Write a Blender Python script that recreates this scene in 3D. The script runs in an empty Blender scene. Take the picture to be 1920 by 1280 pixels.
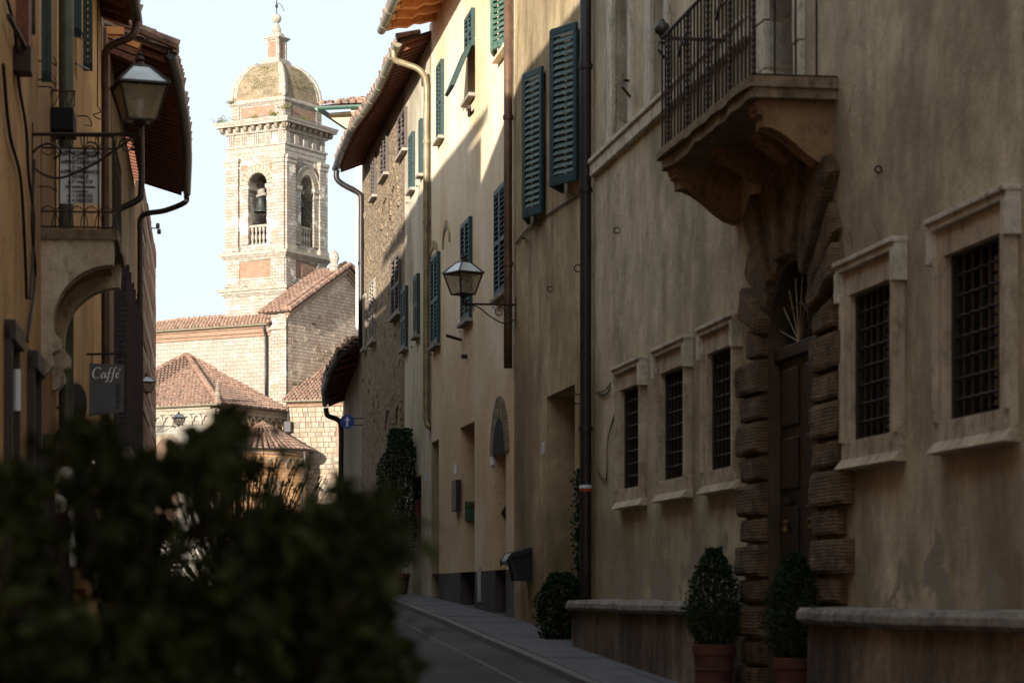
import bpy, bmesh, math, random
from mathutils import Vector, Matrix, noise
random.seed(7)
R = math.radians
sc = bpy.context.scene
COL = sc.collection

# ---------------------------------------------------------------- camera, sky, sun, exposure
cam_d = bpy.data.cameras.new("camera")
cam = bpy.data.objects.new("camera", cam_d); COL.objects.link(cam); sc.camera = cam
cam_d.sensor_width = 36; cam_d.lens = 85; cam_d.shift_y = 0.2458
cam_d.clip_start = 0.1; cam_d.clip_end = 3000
cam_d.dof.use_dof = True; cam_d.dof.focus_distance = 62; cam_d.dof.aperture_fstop = 3.8; cam_d.dof.aperture_blades = 9
cam.location = (0, 0, 0); cam.rotation_euler = (R(90), 0, 0)
SUN_EL = 10.0
SX, SY = -.40, -.9165                       # horizontal direction towards the sun
world = bpy.data.worlds.new("World"); sc.world = world; world.use_nodes = True
wn = world.node_tree
sky = wn.nodes.new('ShaderNodeTexSky'); sky.sky_type = 'NISHITA'; sky.sun_disc = False
sky.sun_elevation = R(SUN_EL); sky.sun_rotation = math.atan2(SX, SY)
sky.altitude = 300; sky.air_density = 1.0; sky.dust_density = 2.2; sky.ozone_density = 1.0
hs_ = wn.nodes.new('ShaderNodeHueSaturation'); hs_.inputs['Saturation'].default_value = .8
hz_ = wn.nodes.new('ShaderNodeMix'); hz_.data_type = 'RGBA'; hz_.inputs[0].default_value = .88   # thin bright high haze over the whole sky
hz_.inputs[7].default_value = (5.1, 5.8, 6.6, 1)
wn.links.new(sky.outputs[0], hs_.inputs['Color']); wn.links.new(hs_.outputs[0], hz_.inputs[6]); wn.links.new(hz_.outputs[2], wn.nodes['Background'].inputs[0])
wn.nodes['Background'].inputs[1].default_value = 0.060
sun_d = bpy.data.lights.new("sun", 'SUN'); sun_d.energy = 3.7; sun_d.angle = R(0.5); sun_d.color = (1, .95, .89)
sun = bpy.data.objects.new("sun", sun_d); COL.objects.link(sun)
ce = math.cos(R(SUN_EL))
sun.rotation_euler = Vector((SX * ce, SY * ce, math.sin(R(SUN_EL)))).to_track_quat('Z', 'Y').to_euler()
vs = sc.view_settings
vs.view_transform = 'Standard'; vs.look = 'None'; vs.exposure = 1.6; vs.gamma = 1; vs.use_curve_mapping = False
sc.render.engine = 'CYCLES'
sc.cycles.max_bounces = 8; sc.cycles.diffuse_bounces = 6

# ---------------------------------------------------------------- materials
def col(h, k=1.0):
    """0-255 sRGB triple to linear"""
    r = []
    for c in h:
        c = c / 255
        r.append((c / 12.92 if c <= .04045 else ((c + .055) / 1.055) ** 2.4) * k)
    return (*r, 1)

class NT:
    def __init__(s, name):
        s.m = bpy.data.materials.new(name); s.m.use_nodes = True
        s.t = s.m.node_tree; s.b = s.t.nodes['Principled BSDF']
        s.co = s.n('ShaderNodeTexCoord')
    def n(s, k, **kw):
        x = s.t.nodes.new(k)
        for a, v in kw.items(): setattr(x, a, v)
        return x
    def l(s, a, b): s.t.links.new(a, b)
    def noise(s, scale, detail=5, rough=.6, vec=None, st=(1, 1, 1)):
        mp = s.n('ShaderNodeMapping'); mp.inputs['Scale'].default_value = st
        s.l(vec if vec is not None else s.co.outputs['Object'], mp.inputs[0])
        x = s.n('ShaderNodeTexNoise'); x.inputs['Scale'].default_value = scale; x.inputs['Detail'].default_value = detail
        x.inputs['Roughness'].default_value = rough; s.l(mp.outputs[0], x.inputs['Vector'])
        return x.outputs[0]
    def ramp(s, f, lo, hi, a=0., b=1.):
        x = s.n('ShaderNodeMapRange'); x.inputs[1].default_value = lo; x.inputs[2].default_value = hi
        x.inputs[3].default_value = a; x.inputs[4].default_value = b; s.l(f, x.inputs[0]); return x.outputs[0]
    def mix(s, f, a, b, mode='MIX'):
        x = s.n('ShaderNodeMix', data_type='RGBA', blend_type=mode)
        if isinstance(f, (int, float)): x.inputs[0].default_value = f
        else: s.l(f, x.inputs[0])
        for i, v in ((6, a), (7, b)):
            if isinstance(v, tuple): x.inputs[i].default_value = v
            else: s.l(v, x.inputs[i])
        return x.outputs[2]
    def math(s, op, a, b=0.):
        x = s.n('ShaderNodeMath', operation=op)
        for i, v in ((0, a), (1, b)):
            if isinstance(v, (int, float)): x.inputs[i].default_value = v
            else: s.l(v, x.inputs[i])
        return x.outputs[0]
    def done(s, c, rough=.9, bump=None, dist=.01, strength=.6, metal=0, spec=.3):
        if isinstance(c, tuple): s.b.inputs['Base Color'].default_value = c
        else: s.l(c, s.b.inputs['Base Color'])
        s.b.inputs['Roughness'].default_value = rough; s.b.inputs['Metallic'].default_value = metal
        s.b.inputs['Specular IOR Level'].default_value = spec
        if bump is not None:
            x = s.n('ShaderNodeBump'); x.inputs['Distance'].default_value = dist; x.inputs['Strength'].default_value = strength
            s.l(bump, x.inputs['Height']); s.l(x.outputs[0], s.b.inputs['Normal'])
        return s.m

def plaster(name, a, b, stain, amount=.6, streak=.5, peel=None, fine=30):
    t = NT(name)
    big = t.ramp(t.noise(.55, 6, .65), .35, .65)
    c = t.mix(big, a, b); c = t.mix(t.ramp(t.noise(.28, 5, .6), .46, .60, 0, .6), c, stain)
    sk = t.ramp(t.noise(1.0, 8, .72, st=(1.1, 1.1, .38)), .44, .66, 0, streak)
    c = t.mix(sk, c, stain)
    sk2 = t.ramp(t.noise(1.0, 6, .75, st=(4, 4, 1.1)), .54, .8, 0, streak * .35)
    c = t.mix(sk2, c, stain)
    md = t.ramp(t.noise(2.6, 8, .75), .35, .75, 0, amount * .6)
    c = t.mix(md, c, stain)
    fn = t.noise(fine, 6, .7)
    ck = t.math('ABSOLUTE', t.math('SUBTRACT', t.noise(.8, 5, .55), .5))
    ckm = t.math('MULTIPLY', t.ramp(ck, .0015, .004, 1, 0), t.ramp(t.noise(.45, 2), .5, .6))
    c = t.mix(t.math('MULTIPLY', ckm, .55), c, tuple(x * .3 for x in stain[:3]) + (1,))
    c = t.mix(t.ramp(fn, .3, .8, 0, .35), c, stain)
    if peel:
        s = t.n('ShaderNodeSeparateXYZ'); t.l(t.co.outputs['Object'], s.inputs[0])
        hz = t.ramp(s.outputs[2], peel[0], peel[1], .22, -.25)
        pf = t.ramp(t.math('ADD', t.noise(1.7, 7, .65), hz), .54, .57)
        c = t.mix(pf, c, peel[2])
    return t.done(c, .95, t.math('ADD', fn, t.math('MULTIPLY', t.noise(3, 5), 2.5)), .012, .7)

def stone(name, a, b, dark, scale=3., pit=True, rough=.92, bd=.02):
    t = NT(name)
    c = t.mix(t.ramp(t.noise(scale, 7, .7), .35, .65), a, b)
    c = t.mix(t.ramp(t.noise(scale * 2.3, 8, .78, st=(1, 1, .5)), .50, .70, 0, .8), c, dark)
    v = t.noise(scale * 14, 5, .75)
    if pit: c = t.mix(t.ramp(v, .60, .70, 0, .8), c, dark)
    return t.done(c, rough, t.math('ADD', t.noise(scale * 4, 7, .75), t.math('MULTIPLY', v, -.5)), bd, 1.)

def masonry(name, a, b, mortar, bw=.42, bh=.19, ms=.012, stain=None, third=None, off=.5, dist=.02):
    t = NT(name)
    vec = t.n('ShaderNodeVectorMath', operation='ADD')
    w = t.n('ShaderNodeVectorMath', operation='SCALE'); w.inputs['Scale'].default_value = .06
    nz = t.n('ShaderNodeTexNoise'); nz.inputs['Scale'].default_value = 1.6; nz.inputs['Detail'].default_value = 4
    t.l(t.co.outputs['Object'], nz.inputs['Vector'])
    t.l(nz.outputs[1], w.inputs[0]); t.l(t.co.outputs['UV'], vec.inputs[0]); t.l(w.outputs[0], vec.inputs[1])
    br = t.n('ShaderNodeTexBrick'); br.offset = off
    br.inputs['Scale'].default_value = 1; br.inputs['Brick Width'].default_value = bw; br.inputs['Row Height'].default_value = bh
    br.inputs['Mortar Size'].default_value = ms; br.inputs['Mortar Smooth'].default_value = .3; br.inputs['Bias'].default_value = -.1
    br.inputs['Color1'].default_value = a; br.inputs['Color2'].default_value = b; br.inputs['Mortar'].default_value = mortar
    t.l(vec.outputs[0], br.inputs['Vector'])
    c = br.outputs[0]
    if third: c = t.mix(t.ramp(t.noise(.9, 5, .7), .55, .62, 0, .75), c, third)
    if stain:
        c = t.mix(t.ramp(t.noise(1.3, 8, .75, st=(1, 1, .5)), .48, .74, 0, .75), c, stain)
        c = t.mix(t.ramp(t.noise(14, 6, .8), .5, .75, 0, .55), c, stain)
    h = t.math('ADD', t.math('MULTIPLY', br.outputs[1], -1.0), t.math('MULTIPLY', t.noise(8, 6, .7), .6))
    return t.done(c, .93, h, dist, 1.)

def rubble(name, a, b, mortar, scale=5.):
    t = NT(name)
    mp = t.n('ShaderNodeMapping'); mp.inputs['Scale'].default_value = (1, 1, 1.5); t.l(t.co.outputs['Object'], mp.inputs[0])
    v = t.n('ShaderNodeTexVoronoi', feature='F1'); v.inputs['Scale'].default_value = scale; t.l(mp.outputs[0], v.inputs['Vector'])
    e = t.n('ShaderNodeTexVoronoi', feature='DISTANCE_TO_EDGE'); e.inputs['Scale'].default_value = scale; t.l(mp.outputs[0], e.inputs['Vector'])
    sp = t.n('ShaderNodeSeparateColor'); t.l(v.outputs['Color'], sp.inputs[0])
    c = t.mix(sp.outputs[0], a, b)
    c = t.mix(t.ramp(t.noise(.7, 6, .7), .45, .7, 0, .6), c, mortar)
    ed = t.ramp(e.outputs[0], 0, .09)
    c = t.mix(ed, mortar, c)
    c = t.mix(t.ramp(t.noise(20, 6, .8), .45, .8, 0, .7), c, tuple(x * .35 for x in mortar[:3]) + (1,))
    return t.done(c, .95, t.math('ADD', ed, t.noise(12, 6, .7)), .05, 1.)

def tilemat(name, cols):
    t = NT(name)
    at = t.n('ShaderNodeAttribute', attribute_name='rnd'); oi = t.n('ShaderNodeObjectInfo')
    f = t.math('FRACT', t.math('ADD', at.outputs['Fac'], oi.outputs['Random']))
    rp = t.n('ShaderNodeValToRGB'); rp.color_ramp.interpolation = 'CONSTANT'
    el = rp.color_ramp.elements
    for i, c in enumerate(cols):
        e = el[i] if i < 2 else el.new(0)
        e.position = i / len(cols); e.color = c
    t.l(f, rp.inputs[0])
    c = t.mix(t.ramp(t.noise(7, 7, .75), .42, .68, 0, .7), rp.outputs[0], col((176, 160, 136)))
    c = t.mix(t.ramp(t.noise(3, 7, .75), .47, .66, 0, .85), c, col((62, 52, 44)))
    return t.done(c, .9, t.noise(30, 5, .7), .01, .8)

def plain(name, a, b=None, rough=.6, metal=0, scale=8, bump=0, spec=.4):
    t = NT(name)
    b = b or tuple(x * .55 for x in a[:3]) + (1,)
    f = t.noise(scale, 7, .7)
    c = t.mix(t.ramp(f, .40, .70), a, b)
    return t.done(c, rough, f if bump else None, bump or .01, .6, metal, spec)

def leafmat(name, a, b, trans=.25, rough=.45, scale=9):
    t = NT(name)
    f = t.n('ShaderNodeTexWhiteNoise', noise_dimensions='3D')
    at = t.n('ShaderNodeAttribute', attribute_name='rnd')
    c = t.mix(at.outputs['Fac'], a, b)
    t.t.nodes.remove(f)
    t.done(c, rough, spec=.12)
    tr = t.n('ShaderNodeBsdfTranslucent'); t.l(c, tr.inputs[0])
    mx = t.n('ShaderNodeMixShader'); mx.inputs[0].default_value = trans
    out = t.t.nodes['Material Output']
    t.l(t.b.outputs[0], mx.inputs[1]); t.l(tr.outputs[0], mx.inputs[2]); t.l(mx.outputs[0], out.inputs[0])
    return t.m

def glassmat(name, a, alpha=.35, rough=.15):
    t = NT(name)
    t.done(t.mix(t.ramp(t.noise(6, 5), .4, .7), a, tuple(x * .6 for x in a[:3]) + (1,)), rough, spec=.5)
    t.b.inputs['Alpha'].default_value = 1 - alpha
    return t.m

def emis(name, c, k):
    t = NT(name); t.done(c, .5); t.b.inputs['Emission Color'].default_value = c; t.b.inputs['Emission Strength'].default_value = k
    return t.m

M = {}
M['palazzo'] = plaster('palazzo_plaster', col((240, 226, 192)), col((208, 193, 158)), col((112, 98, 74)), 1.1, .62, (-.9, 1.6, col((150, 140, 124))))
M['grime'] = plaster('bench_render', col((210, 186, 154)), col((156, 134, 110)), col((50, 42, 36)), 1.3, .95)
M['ochre'] = plaster('ochre_plaster', col((238, 226, 200)), col((230, 212, 174)), col((200, 162, 114)), .35, .35, fine=18)
M['cream'] = plaster('cream_plaster', col((222, 206, 172)), col((204, 180, 138)), col((150, 128, 98)), .45, .4, fine=18)
M['tan'] = plaster('tan_plaster', col((216, 196, 152)), col((190, 166, 120)), col((98, 78, 52)), .9, .8)
M['greycream'] = plaster('grey_cream_plaster', col((228, 216, 190)), col((212, 198, 168)), col((120, 104, 82)), .5, .5)
M['orange'] = plaster('orange_plaster', col((234, 198, 140)), col((222, 180, 118)), col((140, 96, 56)), .5, .45, fine=16)
M['orange2'] = plaster('brown_ochre_plaster', col((214, 168, 110)), col((194, 146, 90)), col((96, 64, 38)), .6, .5, fine=16)
M['greywall'] = plaster('weathered_grey_render', col((176, 166, 142)), col((150, 138, 116)), col((92, 80, 64)), .6, .6)
M['white'] = plaster('white_render', col((228, 222, 208)), col((212, 204, 188)), col((170, 160, 144)), .3, .3)
M['dado'] = plaster('dark_grey_dado', col((104, 98, 92)), col((86, 80, 76)), col((60, 54, 50)), .4, .4)
M['rubble'] = rubble('brown_rubble', col((172, 148, 116)), col((130, 108, 84)), col((150, 132, 108)))
M['traver'] = stone('travertine', col((212, 196, 168)), col((176, 158, 130)), col((66, 52, 38)), 3.)
M['traver2'] = stone('weathered_white_stone', col((172, 163, 148)), col((138, 127, 110)), col((70, 62, 50)), 4.)
def _rustic():
    t = NT('tooled_dark_tufa')
    c = t.mix(t.ramp(t.noise(2.6, 7, .7), .35, .65), col((140, 114, 84)), col((94, 76, 56)))
    c = t.mix(t.ramp(t.noise(6, 8, .78), .48, .68, 0, .85), c, col((44, 34, 26)))
    c = t.mix(t.ramp(t.noise(1.4, 5, .7), .55, .68, 0, .6), c, col((176, 150, 116)))
    wv = t.n('ShaderNodeTexWave', bands_direction='Z'); wv.inputs['Scale'].default_value = 11; wv.inputs['Distortion'].default_value = 5; wv.inputs['Detail'].default_value = 3
    t.l(t.co.outputs['Object'], wv.inputs['Vector'])
    return t.done(c, .95, t.math('ADD', t.math('MULTIPLY', wv.outputs['Fac'], .3), t.math('MULTIPLY', t.noise(12, 8, .8), 1.6)), .035, 1.)
M['rustic'] = _rustic()
M['rustic_old'] = stone('dark_tufa', col((140, 112, 80)), col((94, 74, 54)), col((42, 32, 24)), 2.6, True, .95, .05)
M['slab'] = stone('mossy_slab_stone', col((178, 156, 124)), col((122, 102, 76)), col((30, 26, 20)), 4., True, .95, .04)
M['cap'] = stone('bench_cap_stone', col((190, 180, 168)), col((134, 126, 116)), col((36, 32, 28)), 4., True, .9, .04)
M['ashlar'] = masonry('pale_ashlar', col((156, 148, 137)), col((134, 123, 108)), col((82, 70, 57)), .44, .2, .009, col((150, 124, 92)), col((238, 226, 204)))
M['ashlar2'] = masonry('warm_ashlar', col((188, 168, 146)), col((164, 142, 120)), col((84, 68, 52)), .42, .2, .011, col((120, 88, 62)), col((206, 188, 160)))
M['ashlar3'] = masonry('shade_orange_ashlar', col((206, 158, 110)), col((178, 130, 86)), col((104, 76, 50)), .40, .2, .010, col((120, 88, 60)), col((190, 160, 124)))  # orange of shade and bounced light put into the stone colour
M['ashlarsoft'] = masonry('smooth_pale_ashlar', col((150, 143, 130)), col((140, 131, 117)), col((108, 97, 82)), .5, .24, .008, col((128, 112, 92)), col((176, 168, 154)))
M['brick'] = masonry('thin_brick', col((152, 118, 94)), col((132, 98, 78)), col((156, 142, 122)), .28, .09, .012, col((130, 92, 66)))
def _dome():
    t = NT('mossy_dome_brick')
    c = t.mix(t.ramp(t.noise(2., 7, .7), .35, .65), col((158, 142, 114)), col((130, 110, 84)))
    c = t.mix(t.ramp(t.noise(1.2, 8, .75), .50, .64, 0, .7), c, col((92, 88, 66)))
    c = t.mix(t.ramp(t.noise(9, 7, .8), .5, .72, 0, .8), c, col((84, 64, 44)))
    return t.done(c, .95, t.noise(10, 8, .8, st=(1, 1, 3)), .08, 1.)
M['domemat'] = _dome()
M['mortar'] = stone('mortar_bed', col((124, 104, 82)), col((100, 82, 64)), col((66, 52, 40)), 4.)
M['stone_a'] = stone('pale_church_stone', col((156, 146, 130)), col((132, 120, 102)), col((140, 116, 86)), 2.4, True, .92, .015)
M['stone_b'] = stone('tan_church_stone', col((160, 144, 122)), col((140, 122, 100)), col((130, 98, 68)), 2.4, True, .92, .015)
M['stone_c'] = stone('brown_banding_stone', col((146, 104, 72)), col((118, 82, 58)), col((74, 52, 38)), 3.)
M['terra'] = tilemat('roof_terracotta', [col((142, 104, 86)), col((122, 86, 72)), col((158, 128, 108)), col((104, 68, 58)), col((148, 116, 98)), col((128, 96, 80)), col((128, 74, 58))])
M['under'] = plain('roof_underlay', col((72, 56, 46)), None, .95)
M['green'] = plain('green_shutter_paint', col((40, 62, 56)), col((26, 44, 40)), .55, 0, 14, .004)
M['green2'] = plain('bright_green_paint', col((38, 74, 58)), col((110, 132, 108)), .55, 0, 20, .004)
M['teal'] = plain('teal_shutter_paint', col((34, 66, 72)), col((24, 48, 52)), .5, 0, 16, .004)
M['slatw'] = plain('worn_teal_slat', col((58, 84, 86)), col((128, 140, 130)), .6, 0, 22, .004)
M['purple'] = plain('plum_shutter_paint', col((62, 48, 48)), col((48, 32, 34)), .6, 0, 10)
M['brownsh'] = plain('brown_shutter_paint', col((88, 76, 66)), col((66, 56, 48)), .6, 0, 12)
M['iron'] = plain('wrought_iron', col((38, 32, 28)), col((66, 44, 32)), .55, .4, 20, .003)
M['pipe'] = plain('brown_downpipe', col((88, 68, 56)), col((62, 48, 40)), .45, .2, 5, .003)
M['pipebk'] = plain('black_downpipe', col((48, 42, 40)), col((32, 28, 26)), .45, .2, 5)
M['pipeor'] = plain('copper_downpipe', col((104, 78, 60)), col((72, 54, 44)), .4, .3, 5)
M['khaki'] = plain('khaki_downpipe', col((140, 124, 92)), col((96, 82, 60)), .45, .2, 4)
M['corbelst'] = stone('stained_corbel_stone', col((168, 134, 96)), col((126, 98, 70)), col((40, 30, 22)), 2.2)
M['modst'] = stone('modillion_stone', col((142, 130, 112)), col((114, 101, 84)), col((84, 66, 50)), 2.2)
M['gutter'] = plain('zinc_gutter', col((150, 142, 118)), col((104, 96, 76)), .4, .35, 6)
M['gutdk'] = plain('dark_gutter', col((66, 62, 58)), col((46, 42, 40)), .45, .3, 6)
M['gutgr'] = plain('green_patina_gutter', col((58, 96, 80)), col((60, 66, 54)), .5, .2, 9)
M['wood'] = plain('dark_rafter_wood', col((118, 66, 40)), col((78, 42, 26)), .7, 0, 12, .004)
M['woodo'] = plain('orange_rafter_wood', col((214, 146, 84)), col((186, 118, 62)), .8, 0, 8, .004)  # orange wood; under the ochre house eave it stands in for bounced light
M['woodd'] = plain('dark_door_wood', col((52, 38, 28)), col((32, 23, 17)), .5, 0, 14, .004)
M['weather'] = plain('weathered_grey_wood', col((150, 140, 124)), col((90, 80, 68)), .8, 0, 14, .006)
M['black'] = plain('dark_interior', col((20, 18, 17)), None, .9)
M['palest'] = stone('pale_window_stone', col((226, 216, 196)), col((196, 184, 162)), col((74, 64, 52)), 3.5)
M['lining'] = stone('portal_lining_stone', col((92, 78, 60)), col((70, 58, 44)), col((48, 38, 28)), 2., True, .9, .01)
M['olivepipe'] = plain('olive_downpipe', col((78, 80, 64)), col((52, 54, 44)), .5, .2, 6)
M['glass'] = plain('dark_window_glass', col((34, 36, 38)), col((20, 22, 24)), .08, 0, 3, 0, .8)
M['frost'] = glassmat('lantern_glass', col((176, 160, 124)), .5, .3)
M['clearglass'] = glassmat('lantern_roof_glass', col((226, 234, 236)), .15, .2)
M['pot'] = plain('terracotta_pot', col((104, 60, 45)), col((66, 45, 38)), .85, 0, 5, .006)
M['asphalt'] = plaster('asphalt', col((98, 95, 94)), col((80, 78, 78)), col((52, 50, 50)), .9, .3, None, 40)
M['pave'] = stone('pavement_slab_stone', col((106, 104, 105)), col((82, 80, 83)), col((66, 64, 64)), 1.6, False, .8, .006)
M['kerb'] = stone('kerb_stone', col((130, 126, 122)), col((108, 104, 100)), col((70, 66, 62)), 4., False, .85)
M['piazza'] = stone('piazza_paving', col((150, 138, 120)), col((120, 108, 94)), col((84, 74, 62)), 1.2, False)
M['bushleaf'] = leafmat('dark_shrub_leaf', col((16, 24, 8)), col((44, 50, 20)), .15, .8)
M['box'] = leafmat('boxwood_leaf', col((24, 38, 20)), col((48, 64, 34)), .15, .4)
M['jas'] = leafmat('jasmine_leaf', col((26, 42, 24)), col((50, 68, 40)), .15, .35)
M['olive'] = leafmat('narrow_leaf', col((48, 56, 34)), col((78, 84, 54)), .2)
M['weed'] = leafmat('wall_weed', col((128, 122, 62)), col((96, 98, 54)), .3, .7)
M['darkbark'] = plain('dark_bark', col((26, 22, 17)), None, .95)
M['bark'] = plain('bark', col((72, 56, 42)), None, .9)
M['bronze'] = plain('bell_bronze', col((70, 72, 66)), col((48, 50, 48)), .5, .6)
M['signgrey'] = plain('grey_sign_panel', col((86, 88, 90)), col((80, 82, 84)), .6, 0, 1)
M['lettw'] = plain('white_lettering', col((236, 232, 222)), col((230, 226, 216)), .6)
M['lettd'] = plain('dark_lettering', col((34, 34, 36)), col((30, 30, 32)), .6)
M['paper'] = plain('white_notice_board', col((206, 206, 200)), col((190, 190, 184)), .6, 0, 3)
M['blue'] = plain('blue_sign_enamel', col((24, 62, 140)), col((22, 58, 130)), .35, 0, 2)
M['signwhite'] = plain('white_sign_enamel', col((222, 226, 230)), None, .4, 0, .5)
M['creamsign'] = plain('cream_board', col((206, 184, 148)), col((190, 166, 128)), .7, 0, 5)
M['bin'] = plain('black_plastic', col((22, 22, 23)), col((30, 30, 31)), .4)
M['red'] = plain('red_paint', col((150, 40, 26)), col((120, 32, 22)), .5)
M['brass'] = plain('old_brass', col((120, 100, 62)), col((80, 66, 42)), .4, .7)
M['bulb'] = emis('lit_bulb', (1, .86, .62, 1), 14)
M['straw'] = plain('pale_straw', col((206, 200, 184)), col((170, 162, 144)), .8)
M['maroon'] = plain('dark_red_cloth', col((92, 40, 34)), None, .8)
M['navy'] = plain('dark_blue_cloth', col((34, 44, 78)), None, .8)
M['tape'] = plain('red_tape', col((176, 60, 40)), None, .6)

# ---------------------------------------------------------------- building helpers
class G:
    """collects faces; build() links them as ONE mesh object"""
    def __init__(s): s.v = []; s.f = []; s.a = []
    def face(s, pts, rnd=0.):
        i = len(s.v); s.v += [tuple(p) for p in pts]; s.f.append(tuple(range(i, i + len(pts)))); s.a.append(rnd); return s
    def add(s, vs, fs, rnd=0.):
        i = len(s.v); s.v += [tuple(p) for p in vs]; s.f += [tuple(i + k for k in f) for f in fs]; s.a += [rnd] * len(fs); return s
    def hexa(s, p, rnd=0.):
        """p: 4 bottom points, 4 top points"""
        return s.add(p, [(0, 3, 2, 1), (4, 5, 6, 7), (0, 1, 5, 4), (1, 2, 6, 5), (2, 3, 7, 6), (3, 0, 4, 7)], rnd)
    def box(s, F, a0, a1, o0, o1, z0, z1, rnd=0.):
        P = F.p
        return s.hexa([P(a0, o0, z0), P(a1, o0, z0), P(a1, o1, z0), P(a0, o1, z0), P(a0, o0, z1), P(a1, o0, z1), P(a1, o1, z1), P(a0, o1, z1)], rnd)
    def prism(s, pts, vec):
        """extrude polygon (3D points) by vec"""
        n = len(pts); q = [Vector(p) + Vector(vec) for p in pts]
        fs = [tuple(range(n)), tuple(range(2 * n - 1, n - 1, -1))] + [(i, (i + 1) % n, n + (i + 1) % n, n + i) for i in range(n)]
        return s.add(list(pts) + q, fs)
    def tube(s, path, r, seg=8, cap=True):
        path = [Vector(p) for p in path]; n = len(path)
        rr = r if isinstance(r, (list, tuple)) else [r] * n
        vs = []
        ref = None
        for i, p in enumerate(path):
            d = (path[min(i + 1, n - 1)] - path[max(i - 1, 0)])
            if d.length < 1e-9: d = Vector((0, 0, 1))
            d.normalize()
            if ref is None: ref = d.orthogonal().normalized()
            u = (ref - d * ref.dot(d))
            u = u.normalized() if u.length > 1e-6 else d.orthogonal().normalized()
            ref = u; w = d.cross(u)
            for k in range(seg):
                t = 2 * math.pi * k / seg
                vs.append(p + (u * math.cos(t) + w * math.sin(t)) * rr[i])
        fs = []
        for i in range(n - 1):
            for k in range(seg):
                a = i * seg + k; b = i * seg + (k + 1) % seg
                fs.append((a, b, b + seg, a + seg))
        if cap: fs.append(tuple(range(seg - 1, -1, -1))); fs.append(tuple(range((n - 1) * seg, n * seg)))
        return s.add(vs, fs)
    def lathe(s, c, prof, seg=16, sx=1., sy=1., a0=0., a1=2 * math.pi):
        """prof: list of (radius, z) ; c centre"""
        c = Vector(c); full = abs(a1 - a0 - 2 * math.pi) < 1e-6
        m = seg if full else seg + 1
        vs = [c + Vector((r * sx * math.cos(a0 + (a1 - a0) * k / seg), r * sy * math.sin(a0 + (a1 - a0) * k / seg), z)) for r, z in prof for k in range(m)]
        fs = []
        for i in range(len(prof) - 1):
            for k in range(seg):
                a = i * m + k; b = i * m + (k + 1) % m
                fs.append((a, b, b + m, a + m))
        return s.add(vs, fs)
    def build(s, name, mat, parent=None, smooth=False, bevel=0., label=None, kind=None):
        me = bpy.data.meshes.new(name)
        me.from_pydata(s.v, [], s.f); me.materials.append(M[mat] if isinstance(mat, str) else mat)
        uv = me.uv_layers.new(name='UVMap').data
        for pl in me.polygons:
            n = pl.normal
            if abs(n.z) > .9: ax, ay = Vector((1, 0, 0)), Vector((0, 1, 0))
            else:
                ax = Vector((-n.y, n.x, 0)).normalized()
                ay = Vector((0, 0, 1)) if abs(n.z) < .1 else n.cross(ax)
            for li in pl.loop_indices:
                c = Vector(s.v[me.loops[li].vertex_index]); uv[li].uv = (c.dot(ax), c.dot(ay))
        if any(s.a):
            at = me.attributes.new('rnd', 'FLOAT', 'FACE'); at.data.foreach_set('value', s.a)
        if smooth: me.polygons.foreach_set('use_smooth', [True] * len(me.polygons))
        o = bpy.data.objects.new(name, me); COL.objects.link(o)
        if parent is not None:
            o.parent = parent; o.matrix_parent_inverse = root_inv(parent)
        if bevel:
            md = o.modifiers.new('bevel', 'BEVEL'); md.width = bevel; md.segments = 2; md.limit_method = 'ANGLE'
        if label: o['label'] = label
        if kind: o['kind'] = kind
        return o

def root_inv(p):
    return Matrix.Translation(-Vector(p.location)) if p.parent is None else Matrix.Identity(4)

def weld(o, d=.0005):
    bm = bmesh.new(); bm.from_mesh(o.data); bmesh.ops.remove_doubles(bm, verts=bm.verts, dist=d)
    bmesh.ops.recalc_face_normals(bm, faces=bm.faces); bm.to_mesh(o.data); bm.free(); return o

LABELS = []
def thing(name, label, cat, loc=(0, 0, 0), group=None):
    o = bpy.data.objects.new(name, None); COL.objects.link(o); o.location = loc; o.empty_display_size = .1
    o['label'] = label; o['category'] = cat
    if group: o['group'] = group
    return o
def tag(o, label, cat, group=None):
    o['label'] = label; o['category'] = cat
    if group: o['group'] = group
    return o

def copy_tree(o, parent=None):
    c = o.copy(); COL.objects.link(c)
    if parent is not None: c.parent = parent
    for ch in list(o.children): copy_tree(ch, c)
    return c

class Frame:
    """a facade: along (per metre of Y), out (towards the street)"""
    def __init__(s, x0, k, sign):
        s.x0 = x0; s.k = k; n = math.hypot(1, k); s.ox = sign / n; s.oy = -sign * k / n; s.n = n
    def p(s, y, o=0., z=0.): return Vector((s.x0 + s.k * y + s.ox * o, y + s.oy * o, z))
class Free:
    """an upright plane: origin, direction along (metres), out"""
    def __init__(s, org, ang):
        s.o = Vector(org); s.u = Vector((math.cos(ang), math.sin(ang), 0)); s.w = Vector((math.sin(ang), -math.cos(ang), 0))
    def p(s, a, o=0., z=0.): return s.o + s.u * a + s.w * o + Vector((0, 0, z))
FR = Frame(5.625, -.15707, -1)
FL = Frame(-1.575, -.12354, 1)
def yr(px, o=0.): return (5.625 - .988 * o) * 4533 / (px - 248)
def yl(px, o=0.): return (1.575 - .9925 * o) * 4533 / (400 - px)
def zz(py, y): return (1112 - py) * y / 4533
def at(px, py, y): return Vector(((px - 960) * y / 4533, y, (1112 - py) * y / 4533))
GZ = [(-60, -1.9), (8, -1.5), (23.8, -.88), (28.7, -.68), (35.3, -.435), (46.3, -.10), (52.5, -.01), (58, .02), (64, -.05), (90, -.25), (3000, -.25)]
def gz(y):
    for (a, za), (b, zb) in zip(GZ, GZ[1:]):
        if y <= b: return za + (zb - za) * (y - a) / (b - a)
    return GZ[-1][1]

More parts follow.
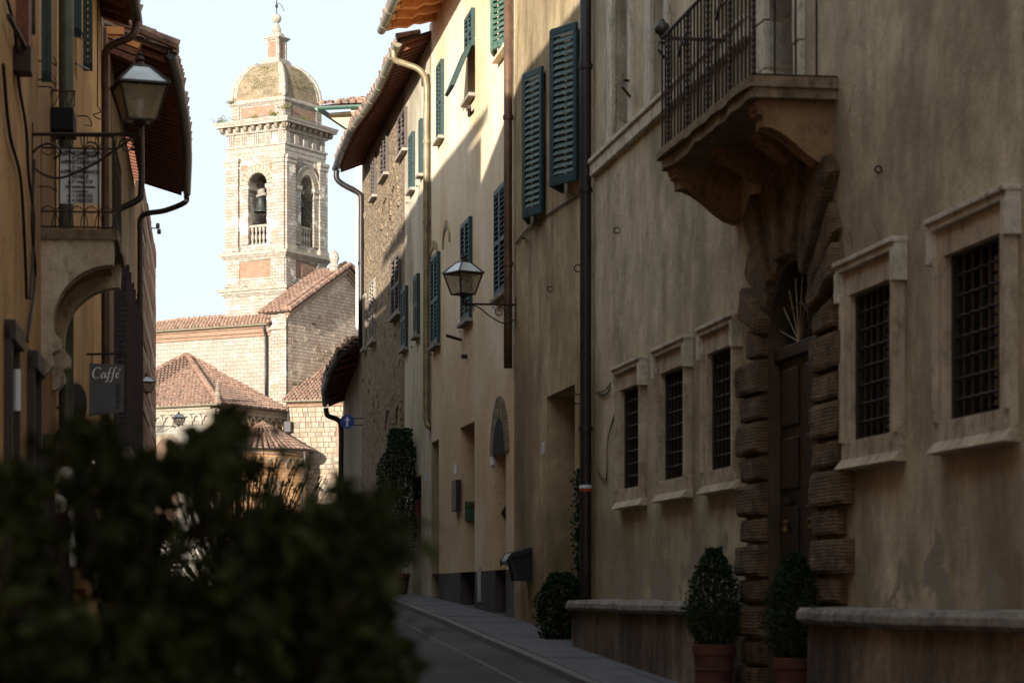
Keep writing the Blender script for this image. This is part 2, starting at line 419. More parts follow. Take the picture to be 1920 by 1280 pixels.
def facade(g, F, y0, y1, z0, z1, holes, depth, ys=None, outer=0.):
    """wall face with real openings and their reveals; holes: (ya, yb, za, zb[, depth])"""
    Y = sorted({y0, y1, *[h[0] for h in holes], *[h[1] for h in holes]}); Z = sorted({z0, z1, *[h[2] for h in holes], *[h[3] for h in holes]})
    for a, b in zip(Y, Y[1:]):
        for c, d in zip(Z, Z[1:]):
            my, mz = (a + b) / 2, (c + d) / 2
            if any(h[0] < my < h[1] and h[2] < mz < h[3] for h in holes): continue
            g.face([F.p(a, outer, c), F.p(b, outer, c), F.p(b, outer, d), F.p(a, outer, d)])
    for h in holes:
        a, b, c, d = h[:4]; dp = h[4] if len(h) > 4 else depth
        o, i = outer, outer - dp
        for q in ([(a, o, c), (a, i, c), (a, i, d), (a, o, d)], [(b, i, c), (b, o, c), (b, o, d), (b, i, d)],
                  [(a, o, d), (a, i, d), (b, i, d), (b, o, d)], [(a, i, c), (a, o, c), (b, o, c), (b, i, c)]):
            g.face([F.p(*x) for x in q])
def shell(g, F, y0, y1, z0, z1, back):
    """ends, back and lid of a house body behind its facade"""
    for y in (y0, y1): g.face([F.p(y, 0, z0), F.p(y, -back, z0), F.p(y, -back, z1), F.p(y, 0, z1)])
    g.face([F.p(y0, -back, z0), F.p(y1, -back, z0), F.p(y1, -back, z1), F.p(y0, -back, z1)])
    g.face([F.p(y0, 0, z1), F.p(y1, 0, z1), F.p(y1, -back, z1), F.p(y0, -back, z1)])

# roof tiles ------------------------------------------------------
def tile_geo(L=.46, r=.098, seg=5):
    vs = []; fs = []
    for j, (y, k, z) in enumerate(((0, 1., .03), (L, .8, 0.))):
        for i in range(seg + 1):
            t = math.pi * i / seg
            vs.append((-math.cos(t) * r * k, y, math.sin(t) * r * k * 1.2 + z))
    for i in range(seg): fs.append((i, i + 1, i + seg + 2, i + seg + 1))
    for i in range(1, seg): fs.append((0, i, i + 1))
    return vs, fs
TV, TF = tile_geo()
_tm = bpy.data.meshes.new('roof_tile'); _tm.from_pydata(TV, [], TF); _tm.materials.append(M['terra'])
_tm.polygons.foreach_set('use_smooth', [True] * 5 + [False] * 4)
def inside(pt, poly):
    x, y = pt; c = False; n = len(poly)
    for i in range(n):
        (x1, y1), (x2, y2) = poly[i], poly[(i + 1) % n]
        if (y1 > y) != (y2 > y) and x < (x2 - x1) * (y - y1) / (y2 - y1) + x1: c = not c
    return c
def tiled(parent, poly, singles=0, w=.22, L=.36, e0=0, e1=1, th=.05, sheet=None):
    """tile a planar polygon; poly[e0]->poly[e1] is the eave. returns underlay object"""
    P = [Vector(p) for p in poly]
    ex = (P[e1] - P[e0]).normalized(); nrm = Vector((0, 0, 0))
    for i in range(len(P)): nrm += P[i].cross(P[(i + 1) % len(P)])
    nrm.normalize()
    if nrm.z < 0: nrm = -nrm
    up = nrm.cross(ex)
    if up.z < 0: up = -up; 
    uv = [((p - P[e0]).dot(ex), (p - P[e0]).dot(up)) for p in P]
    x0, x1 = min(u for u, v in uv), max(u for u, v in uv); y1 = max(v for u, v in uv)
    g = G(); q = [p - nrm * .015 for p in P]
    g.prism(q, -nrm * th); sh = g.build('roof_deck' if sheet is None else sheet, 'under', parent)
    xx = nrm.cross(up) if nrm.cross(up).dot(ex) > 0 else -nrm.cross(up)
    spots = []
    nx = int((x1 - x0) / w) + 1; ny = int(y1 / L) + 1
    for i in range(nx + 1):
        for j in range(ny + 1):
            x = x0 + (i + .5) * w; y = j * L
            if inside((x, max(y + L * .5, .01)), uv) or (j == 0 and inside((x, .05), uv)): spots.append((x, y))
    g = G(); k = 0
    for x, y in spots:
        jx, jy = random.uniform(-.012, .012), random.uniform(-.03, .03); ang = random.uniform(-.05, .05)
        o = P[e0] + ex * (x + jx) + up * (y + jy - .05) + nrm * (random.uniform(0, .012))
        a = (ex * math.cos(ang) + up * math.sin(ang)); b = (up * math.cos(ang) - ex * math.sin(ang))
        if k < singles:
            t = bpy.data.objects.new('roof_tile', _tm); COL.objects.link(t)
            m = Matrix((( a.x, b.x, nrm.x, o.x), (a.y, b.y, nrm.y, o.y), (a.z, b.z, nrm.z, o.z), (0, 0, 0, 1)))
            t.parent = parent; t.matrix_parent_inverse = root_inv(parent); t.matrix_basis = m; k += 1
        else:
            g.add([o + a * vx + b * vy + nrm * vz for vx, vy, vz in TV], TF, random.random())
    if g.f:
        t = g.build('roof_tiles', 'terra', parent, kind='stuff')
    return sh
def ridge(parent, a, b, r=.13, L=.4, name='ridge_tiles'):
    a, b = Vector(a), Vector(b); d = b - a; n = max(1, int(d.length / L)); g = G()
    for i in range(n):
        p, q = a + d * (i / n), a + d * ((i + 1.12) / n)
        g.tube([p + Vector((0, 0, .03)), q], [r * 1.08, r * .86], 7)
        g.a[-9:] = [random.random()] * 9
    return g.build(name, 'terra', parent, kind='stuff')

# leaves ----------------------------------------------------------
def leaf(g, c, size, asp=.5, up=None, droop=0.):
    d = Vector((random.gauss(0, 1), random.gauss(0, 1), random.gauss(0, 1)))
    if up is not None: d = d * .55 + Vector(up)
    d.normalize(); s = d.cross(Vector((random.gauss(0, 1), random.gauss(0, 1), random.gauss(0, 1))))
    if s.length < .01: s = d.orthogonal()
    s.normalize(); n = d.cross(s) * size * .12
    g.face([c - d * size * .5, c + s * size * asp * .5 - n, c + d * size * .5, c - s * size * asp * .5 - n], random.random())
# ================================================================ GROUND
def strip(pts_fn, ys, name, mat, kind='structure', parent=None):
    g = G()
    for a, b in zip(ys, ys[1:]):
        la, ra = pts_fn(a); lb, rb = pts_fn(b)
        g.face([la, ra, rb, lb])
    return g.build(name, mat, parent, kind=kind)
YS = [-60, -20, 0, 8, 14, 20, 23.8, 28.7, 35.3, 40, 46.3, 52.5, 58, 64, 75, 90, 200, 1200]
strip(lambda y: (Vector((-1200 if y > 64 or y < -20 else -60, y, gz(y) - .012)), Vector((1200 if y > 64 or y < -20 else 60, y, gz(y) - .012))), YS, 'ground', 'piazza')
KP = [(-40, 9.5), (0, 4.3), (10, 2.75), (20, 1.15), (26.5, .23), (30, -.3), (36.75, -1.22), (43.5, -2.12), (54, -3.55), (60, -4.3)]
def kx(y):
    for (a, xa), (b, xb) in zip(KP, KP[1:]):
        if y <= b: return xa + (xb - xa) * (y - a) / (b - a)
    return KP[-1][1]
RY = [-40, 0, 10, 20, 23.8, 26.5, 28.7, 30, 35.3, 36.75, 43.5, 46.3, 52.5, 54, 60]
strip(lambda y: (FL.p(y, -.2, gz(y) - .006), Vector((kx(y), y, gz(y) - .006))), RY + [66], 'road', 'asphalt')
# pavement slabs laid one by one where they can be told apart, kerb stones along the edge
g = G()
for a, b in zip(RY, RY[1:]):
    g.face([Vector((kx(a) + .13, a, gz(a) + .05)), FR.p(a, -.3, gz(a) + .05), FR.p(b, -.3, gz(b) + .05), Vector((kx(b) + .13, b, gz(b) + .05))])
    g.face([Vector((kx(a) + .13, a, gz(a) - .02)), Vector((kx(a) + .13, a, gz(a) + .05)), Vector((kx(b) + .13, b, gz(b) + .05)), Vector((kx(b) + .13, b, gz(b) - .02))])
pav = g.build('pavement', 'pave', kind='structure')
y = 20.
while y < 60:
    L = .95
    g = G(); a, b = y, y + L - .02
    for x0, x1 in ((kx(y) + .14, None),):
        xe = FR.p(y, 0).x
        n = max(1, int(round((xe - x0) / .75))); st = (xe - x0) / n
        for i in range(n):
            g = G(); u0, u1 = x0 + i * st + .008, x0 + (i + 1) * st - .008; h = random.uniform(0, .006)
            sh = kx(b) - kx(a)
            g.hexa([(u0, a, gz(a) + .03), (u1, a, gz(a) + .03), (u1 + sh, b, gz(b) + .03), (u0 + sh, b, gz(b) + .03),
                    (u0, a, gz(a) + .06 + h), (u1, a, gz(a) + .06 + h), (u1 + sh, b, gz(b) + .06 + h), (u0 + sh, b, gz(b) + .06 + h)])
            g.build('paving_slab', 'pave', pav)
    g = G(); g.hexa([(kx(a), a, gz(a) - .05), (kx(a) + .12, a, gz(a) - .05), (kx(b) + .12, b, gz(b) - .05), (kx(b), b, gz(b) - .05),
                     (kx(a), a, gz(a) + .07), (kx(a) + .12, a, gz(a) + .07), (kx(b) + .12, b, gz(b) + .07), (kx(b), b, gz(b) + .07)])
    g.build('kerb_stone', 'kerb', pav, bevel=.012)
    y += L
g = G()
for a, b in zip(RY, RY[1:]):
    if a >= 10: g.face([Vector((kx(a) - .55, a, gz(a) - .001)), Vector((kx(a) - .5, a, gz(a) - .001)), Vector((kx(b) - .5, b, gz(b) - .001)), Vector((kx(b) - .55, b, gz(b) - .001))])
g.build('road_gutter_line', 'pave', kind='structure')

# ================================================================ generic parts
def shutter_closed(parent, F, y0, y1, z0, z1, mat, smat=None, name='shutter', pitch=.075, out=.03, tilt=0.):
    """a pair of louvred leaves closed on the wall; y0 far, y1 near"""
    ym = (y0 + y1) / 2
    for a, b in ((y0, ym - .006), (ym + .006, y1)):
        g = G(); t = .055
        a, b = min(a, b), max(a, b)
        g.box(F, a, a + t, .005, out + .035, z0, z1).box(F, b - t, b, .005, out + .035, z0, z1)
        zm = (z0 + z1) / 2
        for c, d in ((z0, z0 + .09), (zm - .035, zm + .035), (z1 - .08, z1)): g.box(F, a + t, b - t, .005, out + .033, c, d)
        s = g.build(name, mat, parent)
        g = G(); z = z0 + .10
        while z < z1 - .10:
            if abs(z - zm) > .05:
                g.hexa([F.p(a + t, out + .03, z), F.p(b - t, out + .03, z), F.p(b - t, .004, z + .06), F.p(a + t, .004, z + .06),
                        F.p(a + t, out + .03, z + .012), F.p(b - t, out + .03, z + .012), F.p(b - t, .004, z + .072), F.p(a + t, .004, z + .072)])
            z += pitch
        g.build('slats', smat or mat, s)
def sill(parent, F, y0, y1, z, mat='traver2', out=.12, th=.06):
    g = G(); g.box(F, y0, y1, -.02, out, z - th, z); return g.build('window_sill', mat, parent, bevel=.008)
def leaf_open(parent, F, yh, ang, w, z0, z1, mat, smat, base=.03, sgn=1, n=None, individual=True, t=.06):
    """one louvred leaf hinged on the wall at yh, opened by ang; sgn=1 leaf reaches away from the camera"""
    org = F.p(yh, base, 0); al = (F.p(1, 0, 0) - F.p(0, 0, 0)).normalized() * sgn; ou = (F.p(0, 1, 0) - F.p(0, 0, 0)).normalized()
    d = al * math.cos(ang) + ou * math.sin(ang); nn = (al * -math.sin(ang) + ou * math.cos(ang))
    class L: pass
    f = L(); f.p = lambda a, o, z: org + d * a + nn * o + Vector((0, 0, z))
    g = G(); g.box(f, 0, t, 0, .045, z0, z1).box(f, w - t, w, 0, .045, z0, z1)
    g.box(f, t, w - t, 0, .044, z0, z0 + .11).box(f, t, w - t, 0, .044, z1 - .09, z1)
    s = g.build('shutter', mat, parent, bevel=.005)
    z = z0 + .125; g = G(); step = .083
    while z < z1 - .11:
        if individual: g = G()
        g.hexa([f.p(t, .045, z), f.p(w - t, .045, z), f.p(w - t, .0, z + .066), f.p(t, .0, z + .066),
                f.p(t, .045, z + .016), f.p(w - t, .045, z + .016), f.p(w - t, .0, z + .083), f.p(t, .0, z + .083)])
        if individual: g.build('slat', smat, s)
        z += step
    if not individual: g.build('slats', smat, s)
    return s
def ring(parent, c, r=.06, nrm=(0, 1, 0), name='iron_ring', tk=.008):
    nrm = Vector(nrm).normalized(); u = nrm.orthogonal().normalized(); w = nrm.cross(u)
    g = G(); g.tube([Vector(c) + (u * math.cos(t) + w * math.sin(t)) * r for t in [i * math.pi / 8 for i in range(17)]], tk, 6, False)
    return g.build(name, 'iron', parent)
def wall_hook(parent, F, y, z, s=.1):
    g = G(); g.tube([F.p(y, 0, z), F.p(y, s * .5, z), F.p(y - s, s * .55, z - .01), F.p(y - s * 1.1, s * .5, z - s * .4)], .007, 5)
    return g.build('shutter_hook', 'iron', parent)
def pipe(name, path, r, mat, label, collars=(), group=None, seg=12):
    root = thing(name, label, 'drainpipe', tuple(path[-1]), group)
    g = G(); g.tube(path, r, seg, True); g.build('pipe', mat, root, smooth=True)
    for c in collars:
        g = G(); g.tube([Vector(c) - Vector((0, 0, .03)), Vector(c) + Vector((0, 0, .03))], r * 1.22, seg); g.build('collar', mat, root)
    return root
def smooth_path(pts, n=5):
    out = []; P = [Vector(p) for p in pts]
    for i in range(len(P) - 1):
        p0 = P[max(i - 1, 0)]; p1 = P[i]; p2 = P[i + 1]; p3 = P[min(i + 2, len(P) - 1)]
        for k in range(n):
            t = k / n
            out.append(.5 * ((2 * p1) + (p2 - p0) * t + (2 * p0 - 5 * p1 + 4 * p2 - p3) * t * t + (3 * p1 - p0 - 3 * p2 + p3) * t ** 3))
    out.append(P[-1]); return out
def gutter(parent, pts, r=.075, mat='gutter', straps=True):
    """half-round gutter along 3D points, open side up"""
    P = [Vector(p) for p in pts]; g = G(); seg = 8; vs = []
    for i, p in enumerate(P):
        d = (P[min(i + 1, len(P) - 1)] - P[max(i - 1, 0)]); d.z = 0; d.normalize(); u = Vector((-d.y, d.x, 0))
        for k in range(seg + 1):
            t = math.pi + math.pi * k / seg
            vs.append(p + u * math.cos(t) * r + Vector((0, 0, math.sin(t) * r)))
    m = seg + 1; fs = [(i * m + k, i * m + k + 1, (i + 1) * m + k + 1, (i + 1) * m + k) for i in range(len(P) - 1) for k in range(seg)]
    fs += [tuple(range(m)), tuple(range((len(P) - 1) * m, len(P) * m))]
    g.add(vs, fs); o = g.build('gutter', mat, parent, smooth=False)
    sd = o.modifiers.new('solid', 'SOLIDIFY'); sd.thickness = .006
    if straps:
        for i in range(len(P) - 1):
            L = (P[i + 1] - P[i]).length; n = max(1, int(L / 1.1))
            d = (P[i + 1] - P[i]).normalized(); u = Vector((-d.y, d.x, 0)).normalized()
            for k in range(n):
                c = P[i] + (P[i + 1] - P[i]) * ((k + .5) / n)
                g = G(); g.tube([c + u * math.cos(math.pi + math.pi * q / 8) * (r + .008) + Vector((0, 0, math.sin(math.pi + math.pi * q / 8) * (r + .008))) for q in range(9)], .008, 4)
                g.build('gutter_bracket', mat, o)
    return o

# lantern ---------------------------------------------------------
def make_lantern(name, label, c, W=.45, lit=False, arm=None, group='wall lanterns along the street', arms='scroll', rotate=.3, arm_z=-.02):
    """c: bottom-centre of the glass body, arm: wall point"""
    c = Vector(c); root = thing(name, label, 'lantern', tuple(arm if arm is not None else c), group)
    k = W / .45; b = .125 * k; t = .205 * k; H = .30 * k
    def corner(r, i, z): a = rotate + math.pi / 4 + i * math.pi / 2; return c + Vector((math.cos(a) * r * 1.414, math.sin(a) * r * 1.414, z))
    g = G()
    for i in range(4): g.tube([corner(b, i, 0), corner(t, i, H)], .012 * k, 5)
    for r, z, w in ((b, 0, .012), (t, H, .014)): g.tube([corner(r, i % 4, z) for i in range(5)], w * k, 5)
    for i in range(4): g.tube([corner(t * 1.08, i, H + .01), corner(.07 * k, i, H + .17 * k)], .010 * k, 5)
    g.hexa([corner(t * 1.12, i, H) for i in range(4)] + [corner(t * 1.05, i, H + .02 * k) for i in range(4)])
    g.hexa([corner(.08 * k, i, H + .165 * k) for i in range(4)] + [corner(.06 * k, i, H + .185 * k) for i in range(4)])
    g.lathe(c, [(.0, H + .18 * k), (.05 * k, H + .19 * k), (.03 * k, H + .22 * k), (.045 * k, H + .235 * k), (.03 * k, H + .26 * k), (.012 * k, H + .27 * k), (.018 * k, H + .29 * k), (.0, H + .315 * k)], 10)
    g.lathe(c, [(.0, -.10 * k), (.02 * k, -.1 * k), (.022 * k, -.06 * k), (.05 * k, -.02 * k), (.06 * k, 0), (0, .004)], 10)
    g.build('lantern_frame', 'iron', root)
    for i in range(4):
        g = G(); g.face([corner(b * .96, i, .008), corner(b * .96, i + 1, .008), corner(t * .96, i + 1, H - .005), corner(t * .96, i, H - .005)]); g.build('glass_pane', 'frost', root)
        g = G(); g.face([corner(t * .98, i, H + .022 * k), corner(t * .98, i + 1, H + .022 * k), corner(.078 * k, i + 1, H + .16 * k), corner(.078 * k, i, H + .16 * k)]); g.build('roof_pane', 'clearglass', root)
    g = G(); g.lathe(c, [(0, .03 * k), (.02 * k, .04 * k), (.022 * k, .1 * k), (.04 * k, .15 * k), (.03 * k, .2 * k), (0, .215 * k)], 8)
    g.build('bulb', 'bulb' if lit else 'signwhite', root, smooth=True)
    if arm is not None:
        A = Vector(arm); e = c + Vector((0, 0, -.1 * k)); d = A - e; d.z = 0; L = d.length; d.normalize(); z = A.z
        g = G(); w0 = Vector((e.x, e.y, z))
        g.tube([w0, A], .016 * k, 6); g.tube([w0 - Vector((0, 0, .02)), e + Vector((0, 0, .01))], .02 * k, 8)
        g.tube([A + Vector((0, 0, .1)), A - Vector((0, 0, .34 * k))], .012 * k, 6)
        if arms == 'scroll':
            def P(a, h): return w0 + d * a + Vector((0, 0, h))
            g.tube(smooth_path([P(L * .12, -.01), P(L * .3, -.05 * k), P(L * .5, -.17 * k), P(L * .75, -.27 * k), P(L - .02, -.22 * k)], 5), .010 * k, 5)
            for cx, cz, r0, ph, tn in ((L * .68, -.11 * k, .085 * k, 0, 1.4), (L * .83, -.15 * k, .06 * k, 2.4, -1.3), (L * .17, -.07 * k, .05 * k, 1.5, 1.3)):
                g.tube([P(cx + math.cos(ph + tn * 2 * math.pi * i / 18) * r0 * (1 - i / 24), cz + math.sin(ph + tn * 2 * math.pi * i / 18) * r0 * (1 - i / 24)) for i in range(19)], .008 * k, 5)
        elif arms == 'bigscroll':
            def P(a, h): return w0 + d * a + Vector((0, 0, h))
            g.tube(smooth_path([P(L * .05, -.02), P(L * .22, -.13), P(L * .45, -.27), P(L * .75, -.38), P(L * .97, -.3), P(L * .99, -.16), P(L * .85, -.08), P(L * .73, -.15), P(L * .8, -.22)], 6), .011, 6)
            g.tube([P(L * .45 + math.cos(1 + i * .5) * .075 * (1 - i / 30), -.14 + math.sin(1 + i * .5) * .075 * (1 - i / 30)) for i in range(18)], .009, 5)
            g.tube([P(L * .12 + math.cos(i * .45) * .07 * (1 - i / 30), -.1 + math.sin(i * .45) * .07 * (1 - i / 30)) for i in range(18)], .008, 5)
        g.build('bracket_arm', 'iron', root)
    return root

# ================================================================ PALAZZO (right, near)
WIN = [(1147, 1198), (1221, 1282), (1306, 1373), (1564, 1676), (1736, 1886)]
WL = ['barred stone-framed window', ]
pal = thing('palazzo', 'weathered brown-grey plaster palazzo with rusticated doorway and stone balcony', 'building', tuple(FR.p(20.5, 0, -1)))
wins = []
for a, b in WIN:
    y1, y0 = yr(a, .1), yr(b, .1); wins.append((y0, y1))
PC, PR, PSP = 20.57, .78, 2.08         # portal centre, radius, springing height
holes = [(y0 + .25, y1 - .23, 1.17, 2.33, .13) for y0, y1 in wins]
PA0, PA1 = PC - PR - .02, PC + PR + .02
zup = 9.2
up_open = [(yr(1184), yr(1154)), (yr(1252), yr(1232) + .15)]
holes += [(a, b, 5.25, 7.6, .35) for a, b in up_open]
bd0, bd1 = yr(1497), yr(1443)
holes += [(bd0, bd1, 4.10, 6.7, .38)]
holes += [(PA0, PA1, -2.2, PSP + PR + .02, .3)]
g = G(); facade(g, FR, -30, 29.42, -2.2, zup, holes, .3); shell(g, FR, -30, 29.42, -2.2, zup, 7)
g.build('wall', 'palazzo', pal)
# near windows
for i, (y0, y1) in enumerate(wins):
    zt, zb = 2.59, .955
    ym = (y0 + y1) / 2
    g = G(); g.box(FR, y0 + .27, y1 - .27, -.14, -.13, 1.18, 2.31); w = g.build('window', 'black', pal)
    for a, b, nm in ((y0 + .06, y0 + .25, 'jamb'), (y1 - .23, y1 - .06, 'jamb')):
        g = G(); g.box(FR, a, b, -.02, .055, 1.17, 2.33)
        inn = (b - .07, b) if a == y0 + .06 else (a, a + .07)
        out = (a, a + .055) if a == y0 + .06 else (b - .055, b)
        g.box(FR, out[0] - .004, out[1] + .004, -.02, .085, 1.171, 2.329)
        g.build('jamb', 'traver', w, bevel=.008)
    g = G(); g.box(FR, y0 + .06, y1 - .06, -.02, .057, 2.31, 2.50); g.build('lintel', 'traver', w, bevel=.006)
    g = G()
    g.box(FR, y0, y1, -.02, .125, 2.55, zt).box(FR, y0 + .01, y1 - .01, -.02, .10, 2.50, 2.555)
    for a, b in ((y0 + .004, y0 + .09), (y1 - .09, y1 - .004)): g.box(FR, a, b, -.02, .11, 2.27, 2.505)
    g.build('cornice', 'palest', w, bevel=.008)
    g = G(); g.box(FR, y0 + .05, y1 - .05, -.02, .06, 1.02, 1.18); g.build('apron', 'traver', w, bevel=.006)
    g = G(); g.hexa([FR.p(y0 + .02, -.02, zb), FR.p(y1 - .02, -.02, zb), FR.p(y1 - .02, .12, zb + .01), FR.p(y0 + .02, .12, zb + .01),
                     FR.p(y0 + .03, -.02, 1.05), FR.p(y1 - .03, -.02, 1.05), FR.p(y1 - .03, .06, 1.045), FR.p(y0 + .03, .06, 1.045)])
    g.build('window_sill', 'traver', w, bevel=.01)
    for u, v in ((y0 + .25, y0 + .285), (y1 - .275, y1 - .23)): g = G(); g.box(FR, u, v, -.13, .0, 1.17, 2.33); g.build('frame_or_shade_board', 'woodd', w)  # dark boards added inside the reveal to stand for its shade
    for u, v in ((1.17, 1.2), (2.29, 2.33)): g = G(); g.box(FR, y0 + .28, y1 - .27, -.13, -.0, u, v); g.build('frame_or_shade_board', 'woodd', w)  # same dark shade boards at bottom and top of the reveal
    gr = G()
    for k in range(1, 6): yy = y0 + .27 + (y1 - y0 - .54) * k / 6; gr.tube([FR.p(yy, -.02, 1.17), FR.p(yy, -.02, 2.32)], .011, 6)
    for k in range(1, 8):
        z = 1.18 + 1.13 * k / 8
        gr.tube([FR.p(y0 + .25 + (y1 - y0 - .5) * q / 12, -.02 + .012 * (-1) ** q, z) for q in range(13)], .010, 6)
    gr.build('iron_grille', 'iron', w)
    for k in (1, 2, 3):  # glazing behind the bars
        g = G(); yy = y0 + .27 + (y1 - y0 - .54) * (k - .5) / 3; hw = (y1 - y0 - .54) / 6 - .02
        g.box(FR, yy - hw, yy + hw, -.128, -.12, 1.25, 2.25); g.build('pane', 'glass', w)
# rusticated portal
def block(quad, depth, mat='rustic', n=6, ridges=True, seedv=0):
    """pillow-faced stone; quad in (y, z)"""
    g = G(); vs = []; (a, b, c, d) = [Vector(q) for q in quad]; off = Vector((random.uniform(0, 90), random.uniform(0, 90), 0))
    for j in range(n + 1):
        for i in range(n + 1):
            u, v = i / n, j / n
            # bunch grid lines to the rim
            uu = .5 - .5 * math.cos(math.pi * u) * (1.02) if 0 < i < n else u
            vv = .5 - .5 * math.cos(math.pi * v) * (1.02) if 0 < j < n else v
            uu = min(max(uu, 0), 1); vv = min(max(vv, 0), 1)
            p = (a * (1 - uu) + b * uu) * (1 - vv) + (d * (1 - uu) + c * uu) * vv
            e = (1 - abs(2 * uu - 1) ** 22) * (1 - abs(2 * vv - 1) ** 22)
            nz = noise.fractal(Vector((p.x * 7, p.y * 7, 0)) + off, .8, 2.1, 5)
            o = -.01 + depth * (e ** .45) * (1 + .13 * nz)
            jt = noise.noise(Vector((p.x * 4, p.y * 4, 3)) + off) * .009
            vs.append(FR.p(p.x + jt, o, p.y + jt))
    m = n + 1
    g.add(vs, [(j * m + i, j * m + i + 1, (j + 1) * m + i + 1, (j + 1) * m + i) for j in range(n) for i in range(n)])
    return g
def yblock(quad, depth, parent, name, n=8):
    o = block(quad, depth, n=n).build(name, 'rustic', parent); return o
prt = G(); prt.box(FR, PC - .5, PC - .49, -.52, -.51, -1.2, 2.05)
portal = None
g = G()
# plain inner jambs and arch ring lining the opening
def ringq(r0, r1, t0, t1): return [(PC + r0 * math.cos(t0), PSP + r0 * math.sin(t0)), (PC + r1 * math.cos(t0), PSP + r1 * math.sin(t0)), (PC + r1 * math.cos(t1), PSP + r1 * math.sin(t1)), (PC + r0 * math.cos(t1), PSP + r0 * math.sin(t1))]
for sgn in (-1, 1):
    e = PC + sgn * PR; i_ = PC + sgn * (PR - .035)
    g.box(FR, min(e, i_), max(e, i_), -.25, .012, -2.1, PSP)
N = 16
for k in range(N):
    q = ringq(PR - .035, PR + .1, math.pi * k / N, math.pi * (k + 1) / N)
    g.hexa([FR.p(y, -.25, z) for y, z in q] + [FR.p(y, .012, z) for y, z in q])
# fill the corners between square hole and arch
for k in range(N):
    t0, t1 = math.pi * k / N, math.pi * (k + 1) / N
    q = ringq(PR + .09, PR * 1.48, t0, t1)
    g.hexa([FR.p(y, -.2, z) for y, z in q] + [FR.p(y, .006, z) for y, z in q])
inner = g.build('portal_lining', 'lining', pal)
# voussoirs
NV = 13
for k in range(NV):
    t0, t1 = math.pi * k / NV + .026, math.pi * (k + 1) / NV - .026
    tm = (t0 + t1) / 2; lim = 1.50 if k % 2 else 1.36; ro = min(lim / max(abs(math.cos(tm)), .01), 1.88 if k % 2 else 1.74)
    ri = PR + .0
    q = [(PC + ri * math.cos(t0), PSP + ri * math.sin(t0)), (PC + ro * math.cos(t0), PSP + ro * math.sin(t0)),
         (PC + ro * math.cos(t1), PSP + ro * math.sin(t1)), (PC + ri * math.cos(t1), PSP + ri * math.sin(t1))]
    yblock(q, .13 if k % 2 else .085, pal, 'voussoir')
z = PSP; k = 0
while z > -1.35:
    h = .31 if k % 2 == 0 else .235
    big = k % 2 == 0
    for sgn in (-1, 1):
        e = PC + sgn * PR; w = (.86 if big else .76) + random.uniform(-.04, .04) + (.08 if z < 1 and sgn < 0 and big else 0)
        a, b = (e - w, e) if sgn < 0 else (e, e + w)
        yblock([(a, z - h + .015), (b, z - h + .015), (b, z - .012), (a, z - .012)], .125 if big else .095, pal, 'rusticated_block')
    z -= h; k += 1
# door, transom, fanlight
g = G(); g.box(FR, PC - PR + .03, PC + PR - .03, -.12, -.03, PSP - .05, PSP + .06); g.build('door_transom', 'woodd', pal, bevel=.01)
for s0, s1 in ((PC - PR + .03, PC - .005), (PC + .005, PC + PR - .03)):
    g = G(); g.box(FR, s0, s1, -.17, -.09, -2.1, PSP - .05); d = g.build('door_leaf', 'woodd', pal)
    for z0, z1 in ((-.9, -.1), (.05, .75), (.9, 1.35), (1.45, 1.95)):
        g = G(); g.box(FR, s0 + .12, s1 - .12, -.095, -.065, z0, z1); g.build('door_panel', 'woodd', d, bevel=.015)
    g = G(); hy = (s0 + s1) / 2
    g.box(FR, hy - .12, hy + .12, -.07, -.04, .78, .83); g.build('letter_plate', 'iron', d); g = G(); g.box(FR, hy - .12, hy + .12, -.07, -.04, .36, .40); g.build('letter_plate', 'iron', d)
    g = G(); g.lathe(FR.p(hy, -.04, .58), [(0, -.06), (.03, -.04), (.02, 0), (.035, .04), (0, .06)], 8); g.build('door_knocker', 'brass', d)
g = G(); g.face([FR.p(PC + (PR - .03) * math.cos(math.pi * k / 16), -.16, PSP + (PR - .03) * math.sin(math.pi * k / 16)) for k in range(17)]); fl = g.build('fanlight', 'glass', pal)
for k in range(1, 9):
    t = math.pi * k / 9; g = G(); g.tube([FR.p(PC, -.05, PSP + .06), FR.p(PC + .62 * math.cos(t), -.05, PSP + .62 * math.sin(t))], .0065, 6); g.build('fanlight_ray', 'khaki', fl)
g = G(); g.tube([FR.p(PC + .35 * math.cos(math.pi * k / 16), -.05, PSP + .06 + .33 * math.sin(math.pi * k / 16)) for k in range(17)], .008, 5); g.build('fanlight_arc', 'iron', fl)
g = G(); g.box(FR, PC - 1.0, PC + 1.0, -.5, .35, -1.3, -.80); g.build('door_step', 'cap', pal, bevel=.02)
# string course, upper windows
g = G(); g.box(FR, 21.95, 29.42, -.02, .07, 5.05, 5.25); g.box(FR, 21.95, 29.42, -.02, .1, 5.2, 5.255); g.build('string_course', 'palest', pal, bevel=.012)
for a, b in up_open:
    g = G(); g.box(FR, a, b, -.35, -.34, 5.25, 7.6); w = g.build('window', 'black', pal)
    for u, v in ((a - .16, a), (b, b + .3)):
        g = G(); g.box(FR, u, v, -.02, .05, 5.255, 7.75); g.build('jamb', 'palest', w, bevel=.008)
    g = G(); g.box(FR, a - .16, b + .3, -.02, .06, 7.6, 7.85); g.build('lintel', 'traver2', w)
    g = G(); g.box(FR, a + .02, a + .1, -.345, .04, 5.27, 7.58); g.build('shutter', 'woodd', w)
    g = G(); g.tube([FR.p(a - .05, -.05, 5.75), FR.p(a - .12, .12, 5.75), FR.p(a - .35, .18, 5.62), FR.p(a - .1, .02, 5.55)], .016, 6); g.build('iron_hook', 'iron', w)
